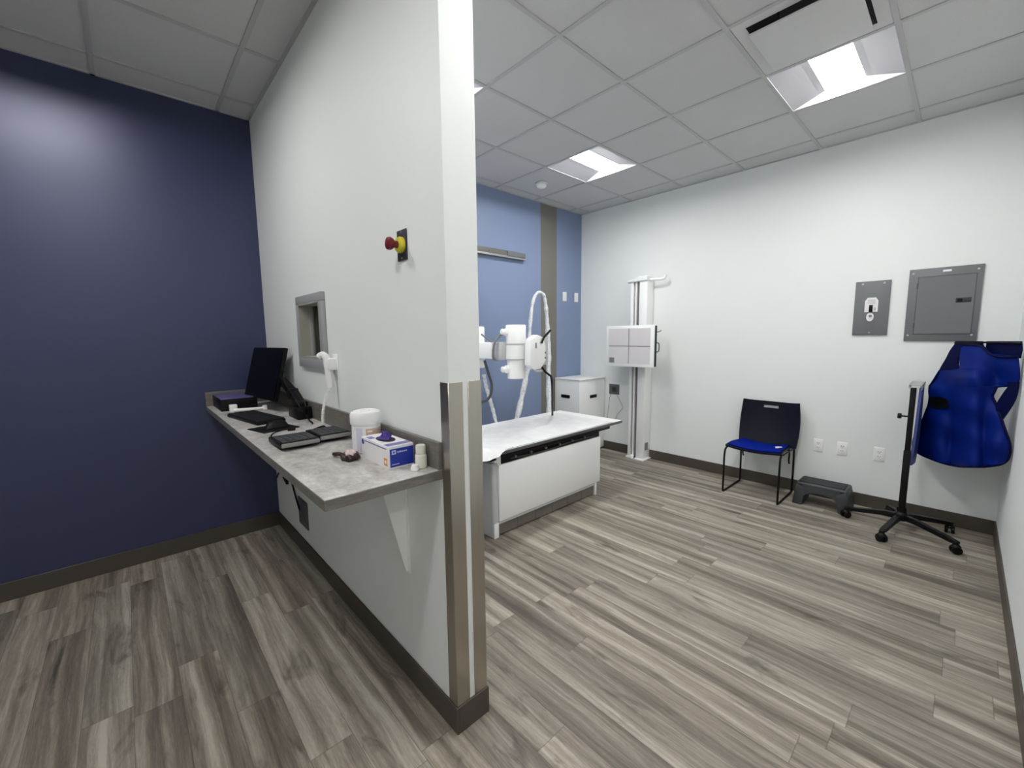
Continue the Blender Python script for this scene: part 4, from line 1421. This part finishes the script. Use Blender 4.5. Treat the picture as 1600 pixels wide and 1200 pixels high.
main = [(536, 1505, 1534), (545, 1503, 1539), (552, 1502, 1547), (557, 1501, 1590), (575, 1501, 1592), (577, 1501, 1592), (579.5, 1468, 1592), (600, 1455, 1592), (602.5, 1453, 1592), (603.5, 1452.5, 1558), (612, 1452, 1554), (620, 1452.5, 1551), (632, 1451, 1557), (640, 1448, 1560), (655, 1442, 1565), (670, 1434, 1570), (690, 1426.5, 1577), (702, 1428, 1579), (711, 1440, 1578), (720, 1462, 1573), (726, 1482, 1562), (729, 1500, 1540)]
apron_part('front_panel', r, main, 150, 44, fold, .014, 'apron_blue')
def edge_off(px_, py_):
    return fold(px_, py_) + .004
lpts = [ap(a + .5, y, edge_off(a, y)) for y, a, b in main if y >= 579]
rpts = [ap(b - .5, y, edge_off(b, y)) for y, a, b in main if y >= 603]
bpts = lpts + [ap(x, 729.2, edge_off(x, 728)) for x in (1510, 1520, 1530)] + rpts[::-1]
mb = MB(); mb.tube(bpts, .008, 'apron_dark', 8, 3); mb.build('edge_binding', parent=r)
npts = [ap(a, b, .010) for a, b in ((1506, 538), (1520, 539), (1532, 540), (1539, 545), (1546, 552), (1556, 556.5), (1572, 558), (1590, 557))]
mb = MB(); mb.tube(npts, .008, 'apron_dark', 8, 4); mb.build('neck_binding', parent=r)
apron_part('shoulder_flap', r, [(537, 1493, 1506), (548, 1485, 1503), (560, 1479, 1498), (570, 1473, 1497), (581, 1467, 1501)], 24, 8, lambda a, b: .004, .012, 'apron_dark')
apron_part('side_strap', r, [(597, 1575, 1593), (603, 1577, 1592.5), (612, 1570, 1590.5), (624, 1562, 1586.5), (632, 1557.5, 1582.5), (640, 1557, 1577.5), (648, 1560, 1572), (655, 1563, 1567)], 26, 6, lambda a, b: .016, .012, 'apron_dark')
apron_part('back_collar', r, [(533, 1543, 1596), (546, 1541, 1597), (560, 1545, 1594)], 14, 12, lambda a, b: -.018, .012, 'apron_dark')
apron_part('collar_binding', r, [(533, 1494, 1534), (537, 1495, 1535)], 4, 12, lambda a, b: .006, .018, 'black_plastic')
apron_part('buckle_strap', r, [(620, 1453, 1470), (624, 1452, 1480), (634, 1454, 1482), (638, 1462, 1480)], 10, 8, lambda a, b: fold(a, b) + .012, .008, 'black_plastic')
t0, t1 = ap(1492, 536, -.004), ap(1596, 536, -.004)
mb = MB()
mb.tube([t0, (t0 + t1) / 2 + Vector((0, 0, .004)), t1], .006, 'black_metal', 10, 6)
h0 = ap(1514, 536, -.004)
mb.tube([h0, h0 - pn * .03, Vector((XW - .001, h0.y + .015, h0.z - .012))], .006, 'black_metal', 8, 5)
mb.build('hanger_rod', parent=r)

# ================================================================== LIGHT AND VIEW
w = bpy.data.worlds.new('world'); SC.world = w
w.use_nodes = True
w.node_tree.nodes['Background'].inputs[0].default_value = (0.6, 0.65, 0.7, 1)
w.node_tree.nodes['Background'].inputs[1].default_value = 0.05

vs = SC.view_settings
SC.display_settings.display_device = 'sRGB'
vs.view_transform = 'Standard'
vs.look = 'None'
vs.gamma = 1.0
vs.use_curve_mapping = False
vs.exposure = 0.0
SC.cycles.max_bounces = 12
SC.cycles.diffuse_bounces = 8
SC.cycles.use_denoising = True

for o in bpy.data.objects:
    if '_o' in o.keys():
        del o['_o']
